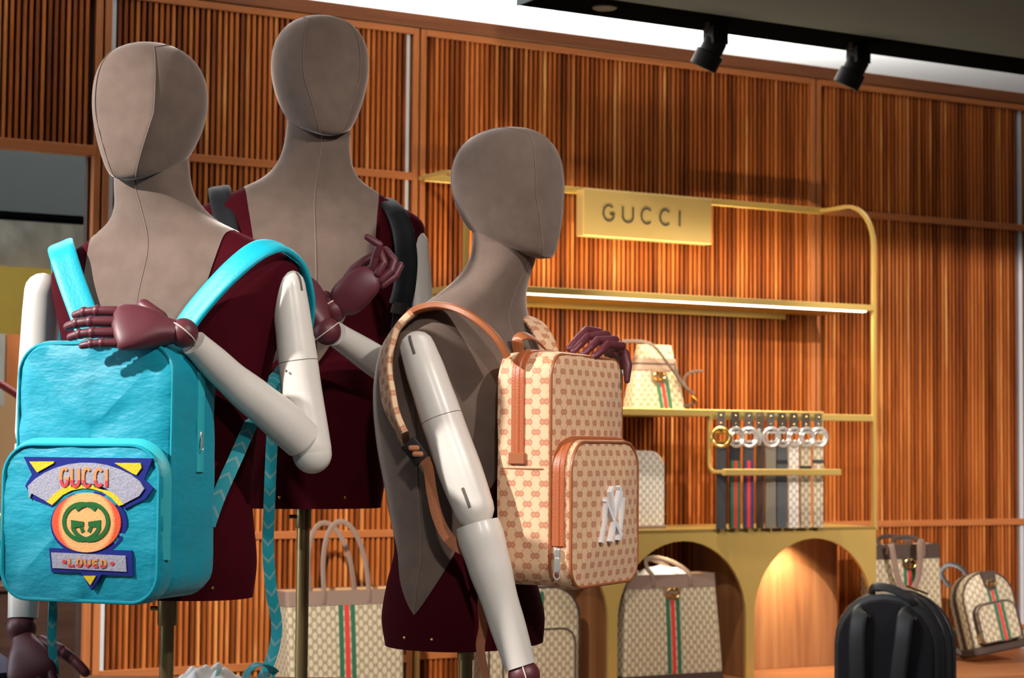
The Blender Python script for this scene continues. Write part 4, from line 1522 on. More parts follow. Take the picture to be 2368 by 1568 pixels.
M['ring_felt'] = chenille_ring('orange_red_chenille', (0.85, 0.42, 0.16), (0.72, 0.085, 0.03), cxz[0], cxz[1], .046, .052)
felt('patch_roundel', arcp(862, 800, 378, 328, 0, 352, 48), 'ring_felt', .0024)
for sg, cx0 in ((1, 818), (-1, 905)):
    gg = MB()
    st = arcp(cx0, 792, 198 , 197, 42, 338, 26)
    st += [(cx0 + 192, 815), (cx0 + 70, 815)]
    if sg < 0: st = [(2 * cx0 - a, b) for a, b in st]
    q = pp(st)
    stroke(gg, q, .0066, yP - .0036 - (.0003 if sg < 0 else 0), yb)
    # inner foot of the letter
    ft = [(cx0 + 110 * 1, 815), (cx0 + 75, 905)]
    if sg < 0: ft = [(2 * cx0 - a, b) for a, b in ft]
    stroke(gg, pp(ft), .006, yP - .0034, yb)
    gg.build('patch_monogram', M['green_felt'], PB)
felt('patch_banner', [(475, 1128), (1290, 1165), (1300, 1342), (490, 1300)], 'grey_felt')
zs = patch_xy(850, 335)[1]
M['lettering_felt'] = two_tone('orange_red_lettering', (0.62, 0.27, 0.09), (0.60, 0.05, 0.05), zs)
boxes = {0: (582, 668), 1: (700, 790), 2: (828, 918), 3: (955, 1050), 4: (1072, 1104)}
for i, ch in enumerate('GUCCI'):
    x0, x1 = boxes[i]
    y0 = 408 - 6 * abs(i - 1.4) + (16 if i == 4 else 0); y1 = 205 + (8 if i > 2 else 0)
    lt = MB()
    for s_ in LETTERS[ch]:
        stroke(lt, pp([(x0 + p[0] * (x1 - x0), y0 + (y1 - y0) * p[1]) for p in s_]), .0046, yP - .0038, yb)
    lt.build('patch_letter', M['lettering_felt'], PB)
zs = patch_xy(880, 1262)[1]
M['lettering_felt_b'] = two_tone('orange_red_lettering_small', (0.62, 0.27, 0.09), (0.60, 0.05, 0.05), zs)
for i, ch in enumerate('LOVED'):
    x0 = 672 + i * 88; x1 = x0 + 58
    lt = MB()
    for s_ in LETTERS[ch]:
        stroke(lt, pp([(x0 + p[0] * (x1 - x0), 1278 + i * 4 - 85 * p[1]) for p in s_]), .0036, yP - .0036, yb)
    lt.build('patch_letter', M['lettering_felt_b'], PB)
for a, b in ((622, 1230), (1148, 1250)):
    felt('patch_dot', arcp(a, b, 22, 22, 0, 330, 11), 'red_felt', .0034)

# shoulder straps
inn = bp.matrix_world.inverted() @ (m1.M @ V((-.15, .02, m1.z0 + .44)))
strap_along(bp, [(222, 812, 3.125), (196, 735, 3.15), (165, 650, 3.18), (146, 590, 3.205), (140, 570, 3.25), (142, 572, 3.33), (150, 640, 3.40), (160, 800, 3.42)], .046, .011, 'strap_blue', 'shoulder_strap', inn, groove=.6, n=24)
inn = bp.matrix_world.inverted() @ (m1.M @ V((.15, .02, m1.z0 + .42)))
strap_along(bp, [(400, 800, 3.09), (450, 722, 3.085), (530, 632, 3.08), (600, 577, 3.10), (650, 572, 3.15), (690, 612, 3.20), (706, 690, 3.25), (690, 800, 3.32), (655, 900, 3.38)], .046, .012, 'strap_blue', 'shoulder_strap', inn, groove=.6, n=24)
# webbing from the lower corner round the mannequin's side and the loose ends
strap_along(bp, [(482, 1215, 3.08), (505, 1150, 3.09), (545, 1060, 3.11), (585, 970, 3.17), (625, 890, 3.30), (650, 860, 3.38)], .024, .003, 'web_blue', 'lower_strap', lambda p, k: V((.5, -1, .4)), n=8)
strap_along(bp, [(654, 850, 3.40), (640, 880, 3.42), (632, 960, 3.43), (627, 1060, 3.43), (623, 1160, 3.43), (620, 1270, 3.43), (628, 1370, 3.43), (640, 1450, 3.43), (628, 1520, 3.42), (600, 1580, 3.40)], .0222, .0026, 'web_blue', 'loose_strap', lambda p, k: V((.25 - 1.2 * max(0, k - .6), -1, 0)), n=8)
strap_along(bp, [(630, 1580, 3.41), (632, 1550, 3.40), (600, 1535, 3.36), (572, 1556, 3.35), (560, 1600, 3.35)], .020, .003, 'web_blue', 'loose_strap', lambda p, k: V((0, -.35, 1)), n=8)
strap_along(bp, [(122, 1370, 3.20), (122, 1420, 3.21), (120, 1480, 3.21), (127, 1560, 3.21), (126, 1600, 3.21)], .016, .0026, 'web_blue', 'loose_strap', lambda p, k: V((1 - 1.0 * k, -.35 - k, 0)), n=8)
# hidden back of the shoulder straps is carried by the harness pad
# ---------------- tan monogram backpack
f3 = V((sin(R(62)), -cos(R(62)), 0))
GZ = .958
gp_ = empty('backpack', V((.0436, 3.4146, GZ)), R(62), 'tan monogram canvas backpack with cognac zips and a white letter emblem', 'backpack')
W3, H3, D3 = .298, .402, .106
gb = pad(MB(), W3, 0, H3, .045, [(.012, 0), (.003, -.003), (0, -.014), (0, -.04), (0, -.07), (0, -.092), (.004, -.103), (.012, -D3)], rb=.04, wr=.003, seed=5, bulge=.012, sub=14).build('body', M['gg_tan'], gp_, autouv='box')
outline_tube(MB(), W3, 0, H3, .045, .0055, -D3 + .0035, .0030, rb=.04).build('front_piping', M['cognac'], gb)
zp, zn = [], []
yz = -.043
for z in (.225, .27, .32, H3 - .05):
    zp.append(V((-W3 / 2 - .0012, yz, z))); zn.append(V((-1, 0, 0)))
for k in range(1, 8):
    a = pi / 2 * k / 8
    zp.append(V((-W3 / 2 + .045 - .0462 * cos(a), yz, H3 - .045 + .0462 * sin(a)))); zn.append(V((-cos(a), 0, sin(a))))
for x in (-.06, 0, .06, .10):
    zp.append(V((x, yz, H3 + .0014))); zn.append(V((0, 0, 1)))
MB().sweep(zp, .0125, .0025, normals=zn, n=8, e=4).build('main_zip', M['cognac_zip'], gb)
MB().sweep(zp, .0055, .0045, normals=zn, n=8, e=3).build('zip_teeth', M['cognac_zip'], gb)
MB().bbox(-W3 / 2 - .006, -W3 / 2 + .002, yz - .016, yz + .016, .207, .228, .002).build('zip_tab', M['cognac'], gb)
MB().sweep([V((-W3 / 2 - .0008, y, .200)) for y in (-.012, -.05, -.092)], .0012, n=6).build('side_seam', M['cognac'], gb)
# front pocket
PT = on_plane(gp_, 1340, 1016, -D3 - .03).z
PW3 = .282
gk = pad(MB(), PW3, -.006, PT, .055, [(.004, -D3 + .012), (0, -D3 + .004), (0, -D3 - .016), (.001, -D3 - .027), (.006, -D3 - .033)], rb=.045, wr=.002, seed=12, bulge=.010, sub=14).build('front_pocket', M['gg_tan'], gp_, autouv='box')
outline_tube(MB(), PW3, -.006, PT, .055, .0045, -D3 - .033, .0026, rb=.045).build('pocket_piping', M['cognac'], gk)
q = dense(rrect(PW3, -.006, PT, .055, -.001, 8, .045), .015)
idx = max(range(len(q)), key=lambda i: (round(q[i][0], 4), -abs(q[i][1] - .06)))
path = []
for k in range(len(q)):
    p = q[(idx + k) % len(q)]
    if p[1] < .062 and p[0] < 0: break
    path.append(p)
nrm = []
for i in range(len(path)):
    a, b = path[max(0, i - 1)], path[min(len(path) - 1, i + 1)]
    t = V((b[0] - a[0], 0, b[1] - a[1])).normalized()
    nrm.append(V((t.z, 0, -t.x)))
MB().sweep([V((x, -D3 - .012, z)) for x, z in path], .0115, .0028, normals=nrm, n=8, e=4).build('pocket_zip', M['cognac_zip'], gk)
MB().sweep([V((x, -D3 - .012, z)) for x, z in path], .0045, .0048, normals=nrm, n=8, e=3).build('zip_teeth', M['cognac_zip'], gk)
zip_pull(gp_, (-PW3 / 2 - .006, -D3 - .013, .058), gk, 'silver', (0, 0, -1), 1.0, (-1, -.35, 0))
# white interlocking letters: strokes read from the photograph crop (scale 2.667, origin 1000, 980)
yl = -D3 - .046


def ngp(pts):
    out = []
    for a, b in pts:
        p = on_plane(gp_, 1000 + a / 2.667, 980 + b / 2.667, yl + .001)
        out.append((p.x, p.z))
    return out


for pts, wd in (([(1068, 455), (1062, 600), (1040, 735)], [.017, .012, .018]),
                ([(1062, 470), (1105, 580), (1160, 690)], [.016, .018, .022]),
                ([(1172, 455), (1160, 600), (1145, 720)], [.018, .012, .017]),
                ([(1108, 390), (1095, 420), (1110, 575)], [.012, .017, .012]),
                ([(1142, 385), (1152, 420), (1112, 580)], [.012, .018, .012]),
                ([(1112, 570), (1108, 660), (1094, 730)], [.013, .012, .020])):
    ny_i = globals().get('ny_i', 0) + 1
    ny = MB()
    stroke(ny, ngp(pts), [q * .44 for q in wd], yl - .002 - .0004 * ny_i, yl + .012)
    ny.build('emblem_stroke', M['white_thread'], gk)
# straps
inn = gp_.matrix_world.inverted() @ (m3.M @ V((-.10, .02, m3.z0 + .42)))
def strap_n(p, k):
    w = gp_.matrix_world.to_3x3() @ (p - inn)
    w.y = 0
    w.normalize()
    w.y = -.06 - .24 * max(0.0, k - .55) / .45
    return gp_.matrix_world.inverted().to_3x3() @ w


S3 = [(1172, 822, 3.26), (1150, 785, 3.255), (1110, 745, 3.26), (1060, 716, 3.28), (1010, 708, 3.31), (958, 722, 3.33), (915, 765, 3.335), (894, 830, 3.33), (896, 900, 3.32), (912, 960, 3.30), (938, 1012, 3.285)]
strap_along(gp_, S3, .052, .013, 'cognac', 'shoulder_strap', strap_n, n=16, e=5)
strap_along(gp_, S3[5:], .053, .014, 'gg_tan', 'strap_canvas', lambda p, k: strap_n(p, .5 + k / 2), n=16, e=5)
Ng = gp_.matrix_world.inverted().to_3x3()
bk = MB().sweep([gp_.matrix_world.inverted() @ P(*c) for c in ((944, 1022, 3.28), (962, 1045, 3.275), (976, 1066, 3.27))], .016, .0045, normals=[Ng @ V((-.6, -1, .2))] * 3, n=10, e=4).build('buckle', M['plastic'], gp_)
for c in ((957, 1036, 3.268), (966, 1050, 3.266)):
    p = gp_.matrix_world.inverted() @ P(*c)
    MB().sweep([p - Ng @ V((.006, 0, 0)), p + Ng @ V((.006, 0, 0))], .004, .005, n=8, caps='round').build('buckle_webbing', M['cognac_web'], bk)
strap_along(gp_, [(978, 1062, 3.27), (990, 1080, 3.268), (998, 1135, 3.265), (1012, 1195, 3.262), (1038, 1245, 3.26), (1075, 1272, 3.258), (1130, 1280, 3.26), (1165, 1300, 3.27)], .021, .003, 'cognac_web', 'lower_strap', lambda p, k: Ng @ V((-.7 + .6 * k, -1, .6 * k)), n=8)
strap_along(gp_, [(984, 1062, 3.275), (1005, 1078, 3.285), (1030, 1095, 3.29), (1060, 1110, 3.30)], .017, .003, 'cognac_web', 'loose_strap', lambda p, k: Ng @ V((-.2, -1, .5)), n=8)
strap_along(gp_, [(1120, 1300, 3.285), (1114, 1390, 3.285), (1117, 1450, 3.285), (1111, 1500, 3.285), (1122, 1560, 3.285), (1124, 1610, 3.285)], .017, .003, 'cognac_web', 'loose_strap', lambda p, k: Ng @ V((.9 * sin(6 * k), -1, 0)), n=8)
# far shoulder strap and the grab handle
inn = gp_.matrix_world.inverted() @ (m3.M @ V((.12, .03, m3.z0 + .44)))
strap_along(gp_, [(1180, 760, 3.66), (1190, 735, 3.60), (1212, 733, 3.54), (1240, 752, 3.50), (1262, 790, 3.475), (1272, 825, 3.46)], .046, .011, 'gg_tan', 'shoulder_strap', inn, groove=.4, n=20)
strap_along(gp_, [(1200, 815, 3.39), (1197, 785, 3.385), (1212, 776, 3.39), (1236, 783, 3.41), (1258, 805, 3.44)], .022, .004, 'cognac', 'grab_handle', lambda p, k: Ng @ V((-.3, -.8, .6)), n=8)

# ---------------- black backpack on the rear mannequin's back
Mr = m2.M
bb = empty('backpack', Mr @ V((0, .112, m2.z0 + .10)), R(14), 'black backpack worn by the tall mannequin, only its straps in view', 'backpack')
pad(MB(), .30, 0, .40, .07, [(.012, .145), (0, .13), (0, .08), (0, .03), (.004, .008), (.012, 0)], rb=.05, sub=4).build('body', M['dkstrap'], bb)
inn = bb.matrix_world.inverted() @ (Mr @ V((-.14, .02, m2.z0 + .44)))
strap_along(bb, [(540, 640, 3.56), (530, 560, 3.57), (517, 490, 3.60), (508, 446, 3.65), (508, 438, 3.72), (520, 470, 3.80), (540, 560, 3.84)], .044, .012, 'dkstrap', 'shoulder_strap', inn, groove=.6, n=24)
inn = bb.matrix_world.inverted() @ (Mr @ V((.13, .02, m2.z0 + .42)))
strap_along(bb, [(885, 462, 3.78), (893, 466, 3.72), (915, 490, 3.66), (932, 535, 3.63), (940, 600, 3.615), (935, 665, 3.615), (925, 705, 3.62)], .046, .013, 'dkstrap', 'shoulder_strap', inn, groove=.6, n=24)
Nb = bb.matrix_world.inverted()
MB().sweep([Nb @ P(926, 700, 3.615), Nb @ P(920, 725, 3.62)], .015, .005, normals=[Nb.to_3x3() @ V((.4, -1, 0))] * 2, n=10, e=4).build('buckle', M['plastic'], bb)
strap_along(bb, [(920, 722, 3.625), (912, 780, 3.65), (905, 850, 3.70), (890, 930, 3.78)], .020, .003, 'dkstrap', 'lower_strap', lambda p, k: Nb.to_3x3() @ V((.6, -1, 0)), n=8)

# ------------------------------------------------------------------ bags on the shelves
def rr_xy(w, d, r, n=5):
    out = []
    for cx, cy, a0 in ((w / 2 - r, -d / 2 + r, -90), (w / 2 - r, d / 2 - r, 0), (-w / 2 + r, d / 2 - r, 90), (-w / 2 + r, -d / 2 + r, 180)):
        for k in range(n + 1):
            a = R(a0 + 90 * k / n)
            out.append((cx + r * cos(a), cy + r * sin(a)))
    return out


def shell(mb, secs, off=0.0, r=.012, sag=0.0, closed_bottom=False):
    """loft of rounded rectangles; secs: (z, w, d)"""
    rings = []
    for z, w, d in secs:
        rings.append([V((x, y, z)) for x, y in rr_xy(w + 2 * off, d + 2 * off, min(r, w / 2.1, d / 2.1))])
    m = len(rings[0])
    per = [0.0]
    for i in range(m): per.append(per[-1] + (rings[0][(i + 1) % m] - rings[0][i]).length)
    vs, us, fs = [], [], []
    for rg in rings:
        for i in range(m + 1):
            vs.append(rg[i % m]); us.append((per[i], rg[i % m].z))
    for j in range(len(rings) - 1):
        for i in range(m):
            a = j * (m + 1) + i
            fs.append((a, a + 1, a + m + 2, a + m + 1))
    if closed_bottom: fs.append(list(range(m))[::-1])
    mb.add(vs, fs, True, us)
    return mb


def gold_emblem(parent, c, r, m='gold', nrm=V((0, -1, 0))):
    """two interlocking round letters in gold"""
    mb = MB()
    for sg in (-1, 1):
        cx = c[0] + sg * r * .36
        pts = []
        for k in range(19):
            a = R(50 + 290 * k / 18) if sg < 0 else R(130 - 290 * k / 18)
            pts.append(V((cx + r * .62 * cos(a), c[1] - .002 - (.0012 if sg > 0 else 0), c[2] + r * .62 * sin(a))))
        pts.append(V((cx, c[1] - .003, pts[-1].z * .5 + c[2] * .5)))
        mb.sweep(pts, r * .17, r * .13, n=8)
    o = mb.build('gold_emblem', M[m], parent)
    return o


def stripe(root, x, wd, zs, yf, nrm=None, parent=None, z_lean=0.0):
    """green, red and green bands of web down a front; yf(z) gives the front"""
    for dx, m, nm in ((-wd / 3, 'web_green', 'web_band'), (0, 'web_red', 'web_band'), (wd / 3, 'web_green', 'web_band')):
        pts = [V((x + dx + z_lean * (zs[0] - z), yf(z) - .0012, z)) for z in zs]
        MB().sweep(pts, wd / 6, .0011, normals=[V((0, -1, 0))] * len(pts), n=4).build(nm, M[m], parent or root, sharp=30)


def handle(root, x0, x1, z, y, top, wd=.015, lean=0.0, m='brown_leather', lean_x=0.0, y1=None, parent=None, below=.03):
    pts = [V((x0, y - .004, z - below)), V((x0, y - .004, z))]
    for k in range(1, 12):
        a = pi * k / 12
        q = sin(a)
        pts.append(V(((x0 + x1) / 2 - (x1 - x0) / 2 * cos(a) + lean_x * q, y - .002 + lean * q, z + top * q ** .8)))
    pts += [V((x1, y - .004, z)), V((x1, y - .004, z - below))]
    pts = crom(pts, 3)
    nr = []
    for p in pts:
        q = p - V(((x0 + x1) / 2, y, z - .02))
        nr.append(V((0, -1, .15)))
    return MB().sweep(pts, wd / 2, .0022, normals=nr, n=10, e=4, caps='round').build('handle', M[m], parent or root)


def tote(px0, px1, py_top, s, zb, d, label, group=None, wb=None, sc=1.0, handles=(.10, 0, 0), leather='brown_leather', band=.042, top_leather=None, rz=0.0, stripe_on=True, emblem=True, hx=.055, taper=.93, tissue=False, h=None):
    t0, zt = hit(px0, py_top, s); t1, _ = hit(px1, py_top, s)
    wb = wb or (t1 - t0)
    o = wall_root('tote_bag', (t0 + t1) / 2, s - d / 2, zb, label, 'bag', group)
    if rz: o.matrix_world = o.matrix_world @ Matrix.Rotation(rz, 4, 'Z')
    h = h or (zt - zb)
    secs = []
    for k in range(9):
        v = k / 8
        secs.append((h * v, wb * (1 + (taper - 1) * v), d * (1 - .35 * v ** 1.5)))
    fd = lambda z: -d * (1 - .35 * (z / h) ** 1.5) / 2
    body = shell(MB(), secs, closed_bottom=True).build('body', M['gg_beige'], o, flip_fix=False)
    shell(MB(), [(z, w - .006, dd - .006) for z, w, dd in secs[3:]]).build('lining', M['lining'], body)
    tl = top_leather or leather
    nb = [(h * (1 - band / h) + band * k / 3 + (.002 if k == 3 else 0), 0, 0) for k in range(4)]
    shell(MB(), [(z, wb * (1 + (taper - 1) * z / h), d * (1 - .35 * (min(z, h) / h) ** 1.5)) for z, _, _ in nb], .0016).build('top_band', M[tl], o)
    shell(MB(), [(z, wb * (1 + (taper - 1) * z / h), d * (1 - .35 * (z / h) ** 1.5)) for z in (0, .012, .026)], .0016, closed_bottom=True).build('base_band', M[leather], o)
    zs = [h - band - (h - band - .028) * k / 8 for k in range(9)]
    if stripe_on: stripe(o, 0, .056, zs, fd)
    if emblem:
        zc = h - band - .016
        ys = fd(zc) - .002
        tab = [(-.032, h - band + .004), (.032, h - band + .004), (.031, zc + .004)] + arc(0, zc + .004, .031, 0, -180, 12, .028)[1:]
        tb = MB().plate(tab, ys - .002, ys + .004).build('emblem_tab', M[tl], o)
        gold_emblem(tb, (0, ys - .003, zc), .023)
    top, lean, lx = handles
    handle(o, -hx, hx, h - .004, fd(h) - .001, top, lean=lean, m=tl, lean_x=lx)
    handle(o, -hx, hx, h - .004, -fd(h) - .004, top * .96, lean=lean + .012, m=tl, lean_x=lx * 1.1)
    if tissue:
        ts = MB()
        def fn(u, v):
            a = 2 * pi * u
            r = v
            x = wb * .36 * r * cos(a); y = d * .20 * r * sin(a)
            return V((x, y, h - .02 + .045 * (1 - r ** 2) + .012 * mnoise.noise(V((x * 40, y * 60, 1)))))
        ts.grid(fn, 24, 8, cu=True).build('tissue', M['tissue'], o)
    return o


# tote on the plinth between the mannequins
zA = .445
pl0, pl1 = hit(600, 1600, .18)[0], hit(980, 1600, .18)[0]
plinth = empty('display_plinth', WP((pl0 + pl1) / 2, .19, 0), WANG, 'walnut display plinth carrying the large tote between the mannequin stands', 'plinth')
w_ = (pl1 - pl0) / 2
MB().bbox(-w_, w_, -.17, .17, zA - .03, zA, .003).build('plinth_top', M['bench'], plinth)
MB().bbox(-w_ + .02, w_ - .02, -.15, .15, 0, zA - .029, .003).build('plinth_body', M['darkwood'], plinth)
tA = tote(676, 938, 1372, .28, zA, .16, 'large beige monogram tote with tall handles and a web stripe, on the plinth', 'monogram totes', handles=(.20, .02, -.012), top_leather='taupe_leather', band=.040, hx=.070, taper=1.04, emblem=False)
# side gusset straps of the open top
tB = tote(1447, 1672, 1334, .305, Z_BENCH, .13, 'beige monogram tote stuffed with white tissue under the middle arch', 'monogram totes', wb=hit(1678, 1500, .305)[0] - hit(1446, 1500, .305)[0], handles=(.055, .05, -.035), top_leather='taupe_leather', band=.040, hx=.07, taper=.90, tissue=True)
tC = tote(2032, 2183, 1262, .23, Z_BENCH, .11, 'tall narrow beige monogram tote behind the black backpack, right of the unit', 'monogram totes', handles=(.03, .02, 0), band=.048, hx=.07, taper=1.0, leather='brown_leather')
# its front handle hangs down over the stripe
pts = [V((-.075, -.055, .0))]
hC = tC.children[0]
zc_ = hit(2100, 1262, .17)[1] - Z_BENCH
hp = [V((.045, -.06, zc_ - .035)), V((.030, -.075, zc_ + .012)), V((.012, -.082, zc_ + .008)), V((.014, -.080, zc_ - .06)), V((.0, -.079, zc_ - .120)), V((-.035, -.079, zc_ - .150)), V((-.075, -.079, zc_ - .115)), V((-.098, -.078, zc_ - .04)), V((-.108, -.074, zc_ + .012)), V((-.104, -.06, zc_ - .02))]
MB().sweep(crom(hp, 5), .012, .0024, normals=[V((0, -1, .1))] * 46, n=10, e=4, caps='round').build('handle', M['taupe_leather'], tC)

# small backpack at the right end of the bench
def mini_pack(px, py, s, label):
    t, z = hit(px, py, s)
    o = wall_root('small_backpack', t, s, Z_BENCH + .026, label, 'backpack')
    o.matrix_world = o.matrix_world @ Matrix.Rotation(R(-12), 4, 'Z') @ Matrix.Rotation(R(-9), 4, 'Y') @ Matrix.Rotation(R(-10), 4, 'X')
    W, H, D = .205, .275, .10
    b = pad(MB(), W, 0, H, .095, [(.01, 0), (.002, -.004), (0, -.02), (0, -.06), (.002, -.085), (.010, -D)], rb=.02, sub=6, bulge=.01).build('body', M['gg_beige'], o, autouv='box')
    outline_tube(MB(), W, 0, H, .095, -.001, -.045, .002, rb=.02, flat=.014).build('zip_band', M['brown_leather'], b)
    outline_tube(MB(), W, 0, H, .095, .004, -D + .004, .003, rb=.02).build('piping', M['brown_leather'], b)
    MB().bbox(-W / 2 - .004, W / 2 + .004, -D - .012, .004, -.004, .026, .006).build('base', M['brown_leather'], o)
    p = pad(MB(), .155, .03, .165, .035, [(.004, -D + .01), (0, -D), (0, -D - .022), (.006, -D - .030)], rb=.015, sub=6).build('front_pocket', M['gg_beige'], o, autouv='box')
    outline_tube(MB(), .155, .03, .165, .035, -.001, -D - .010, .002, rb=.015, flat=.013).build('pocket_zip', M['brown_leather'], p)
    outline_tube(MB(), .155, .03, .165, .035, .003, -D - .030, .0028, rb=.015).build('pocket_piping', M['brown_leather'], p)
    zip_pull(o, (-.079, -D - .014, .062), p, 'gold', (0, 0, -1), .6, (-1, -.4, 0))
    stripe(o, .012, .04, [H - .05 - (H - .05 - .16) * k / 5 for k in range(6)], lambda z: -D - .009)
    stripe(o, .012, .04, [.158 - .128 * k / 4 for k in range(5)], lambda z: -D - .031)
    tab = [(-.014, H - .006), (.038, H - .006), (.036, H - .046)] + arc(.012, H - .046, .024, 0, -180, 12)[1:] 
    tb = MB().plate(tab, -D - .012, -D + .01).build('emblem_tab', M['brown_leather'], o)
    gold_emblem(tb, (.012, -D - .013, H - .046), .017)
    MB().sweep(crom([V((-.02, -.02, H)), V((-.035, -.01, H + .03)), V((-.07, .0, H + .045)), V((-.10, .005, H + .02)), V((-.085, 0, H - .03))], 6), .009, .0025, normals=[V((0, -1, .2))] * 25, n=8, e=4).build('grab_handle', M['black_leather'], o)
    MB().sweep(crom([V((-.085, .002, .09)), V((-.125, .0, .075)), V((-.135, -.01, .045)), V((-.10, -.02, .012)), V((-.06, -.02, .008))], 6), .009, .0025, normals=[V((-.3, -1, .2))] * 25, n=8, e=4).build('strap', M['brown_leather'], o)
    return o


mini_pack(2282, 1500, .25, 'small beige monogram backpack with web stripe and pocket, leaning at the bench end')

# black leather backpack seen from behind, on the front table
YT = 5.25
p0 = P(2050, 1568, YT)
table = empty('display_table', (p0.x, YT + .02, 0), R(10), 'low dark display table under the black backpack', 'table')
zT = .455
MB().bbox(-.35, .35, -.25, .25, zT - .03, zT, .003).build('table_top', M['darkwood'], table)
for sx in (-1, 1):
    for sy in (-1, 1):
        MB().bbox(sx * .32 - .02, sx * .32 + .02, sy * .22 - .02, sy * .22 + .02, 0, zT - .029, .002).build('leg', M['black'], table)
bk = empty('backpack', (P(2048, 1500, YT).x, YT, zT + .004), R(-35), 'black leather backpack showing its padded back and two straps', 'backpack')
ztop = P(2048, 1372, YT).z - zT
Wk = .318
kb = pad(MB(), Wk, 0, ztop, .15, [(.012, .12), (.002, .115), (0, .10), (0, .05), (0, .012), (.006, .0), (.014, -.003)], rb=.03, sub=8).build('body', M['black_leather'], bk)
pad(MB(), Wk - .035, .01, ztop - .02, .135, [(.004, 0), (0, -.006), (.006, -.012)], rb=.03, sub=6, bulge=.006).build('back_pad', M['black_mesh'], bk)
outline_tube(MB(), Wk, 0, ztop, .15, -.001, .035, .0025, rb=.03, flat=.003).build('piping', M['black_leather'], kb)
outline_tube(MB(), Wk, 0, ztop, .15, -.001, .085, .0025, rb=.03, flat=.003).build('piping', M['black_leather'], kb)
for xa, xb in ((-.062, -.068), (.072, .050)):
    q = crom([V((xa + .006, -.008, ztop - .055)), V((xa, -.030, ztop - .062)), V((xa - .004, -.040, ztop - .12)), V((xb, -.034, ztop - .24)), V((xb - .006, -.02, .03))], 8)
    MB().sweep(q, .024, .006, normals=[V((.0, -1, .25))] * len(q), n=14, e=4, groove=.2).build('shoulder_strap', M['black_leather'], bk)
hq = crom([V((-.045, .01, ztop - .012)), V((-.03, -.006, ztop + .012)), V((.02, -.008, ztop + .010)), V((.075, -.006, ztop - .014)), V((.085, 0, ztop - .03))], 8)
MB().sweep(hq, .012, .005, normals=[V((0, -1, .5))] * len(hq), n=12, e=3, caps='round').build('grab_handle', M['black_leather'], bk)
zl_ = P(2088, 1372, YT).z - zT
MB().sweep([V((.035, .06, zl_ + .014)), V((.095, .07, zl_ - .006))], .004, .003, n=8).build('gold_bar', M['gold'], bk)

# shoulder bag on the upper shelf
t0, zt_ = hit(1440, 795, .17); t1, _ = hit(1572, 935, .17)
zs_ = Z2 + .009
sb = wall_root('shoulder_bag', (hit(1512, 930, .17)[0]), .17, zs_, 'beige monogram shoulder bag with web stripe and dark strap on the brass shelf', 'bag')
hh = zt_ - zs_
wb_ = 2 * (t1 - hit(1512, 930, .17)[0])
secs = [(hh * k / 8, wb_ * (1 - .38 * (k / 8) ** 1.3), .085 * (1 - .55 * (k / 8))) for k in range(9)]
shell(MB(), secs, r=.02, closed_bottom=True).build('body', M['gg_beige'], sb)
fd = lambda z: -.085 * (1 - .55 * z / hh) / 2
for za, zb_ in ((hh * .60, hh * .685), (hh * .715, hh * .79)):
    q = [z for z in (za, zb_)]
    shell(MB(), [(z, wb_ * (1 - .38 * (z / hh) ** 1.3), .085 * (1 - .55 * z / hh)) for z in q], .0018, r=.02).build('zip_band', M['taupe_leather'], sb)
shell(MB(), [(z, wb_ * (1 - .38 * (z / hh) ** 1.3), .085 * (1 - .55 * z / hh)) for z in (hh * .685, hh * .715)], .0008, r=.02).build('zip', M['brown_leather'], sb)
MB().add([(x, y, hh) for x, y in rr_xy(secs[-1][1], secs[-1][2], .015)], [list(range(24))], False).build('top', M['gg_beige'], sb)
stripe(sb, .008, .052, [hh * .50 - hh * .49 * k / 5 for k in range(6)], fd, z_lean=.12)
tab = [(-.033, hh * .62), (.025, hh * .62), (.024, hh * .50)] + arc(-.004, hh * .50, .028, 0, -180, 12, .026)[1:]
tb = MB().plate(tab, fd(hh * .5) - .005, fd(hh * .5) + .006).build('emblem_tab', M['taupe_leather'], sb)
gold_emblem(tb, (-.004, fd(hh * .5) - .006, hh * .515), .020)


def sbp(px, py, y):
    p = on_plane(sb, px, py, y)
    return V((p.x, y, p.z))


q = crom([sbp(1438, 790, -.03), sbp(1460, 789, -.035), sbp(1490, 791, -.05), sbp(1515, 803, -.055), sbp(1540, 835, -.055), sbp(1560, 862, -.05), sbp(1575, 885, -.05), sbp(1597, 906, -.05)], 6)
MB().sweep(q, .006, .002, normals=[V((.2, -1, .3))] * len(q), n=8, e=4).build('strap', M['brown_leather'], sb)
q = crom([sbp(1545, 812, -.02), sbp(1556, 828, -.02), sbp(1562, 850, -.03), sbp(1572, 878, -.04), sbp(1586, 892, -.045)], 5)
MB().sweep(q, .005, .002, normals=[V((.2, -1, .3))] * len(q), n=8, e=4).build('strap', M['brown_leather'], sb)
q = crom([sbp(1626, 858, -.03), sbp(1600, 860, -.03), sbp(1584, 872, -.035), sbp(1582, 885, -.04), sbp(1590, 898, -.045), sbp(1604, 912, -.05), sbp(1606, 928, -.045), sbp(1595, 938, -.04), sbp(1575, 936, -.035)], 5)
MB().sweep(q, .0045, .0018, normals=[V((.2, -1, .3))] * len(q), n=8, e=4).build('strap', M['brown_leather'], sb)
MB().sweep([sbp(1601, 914, -.054), sbp(1612, 926, -.054)], .004, .003, n=8).build('buckle', M['gold'], sb)

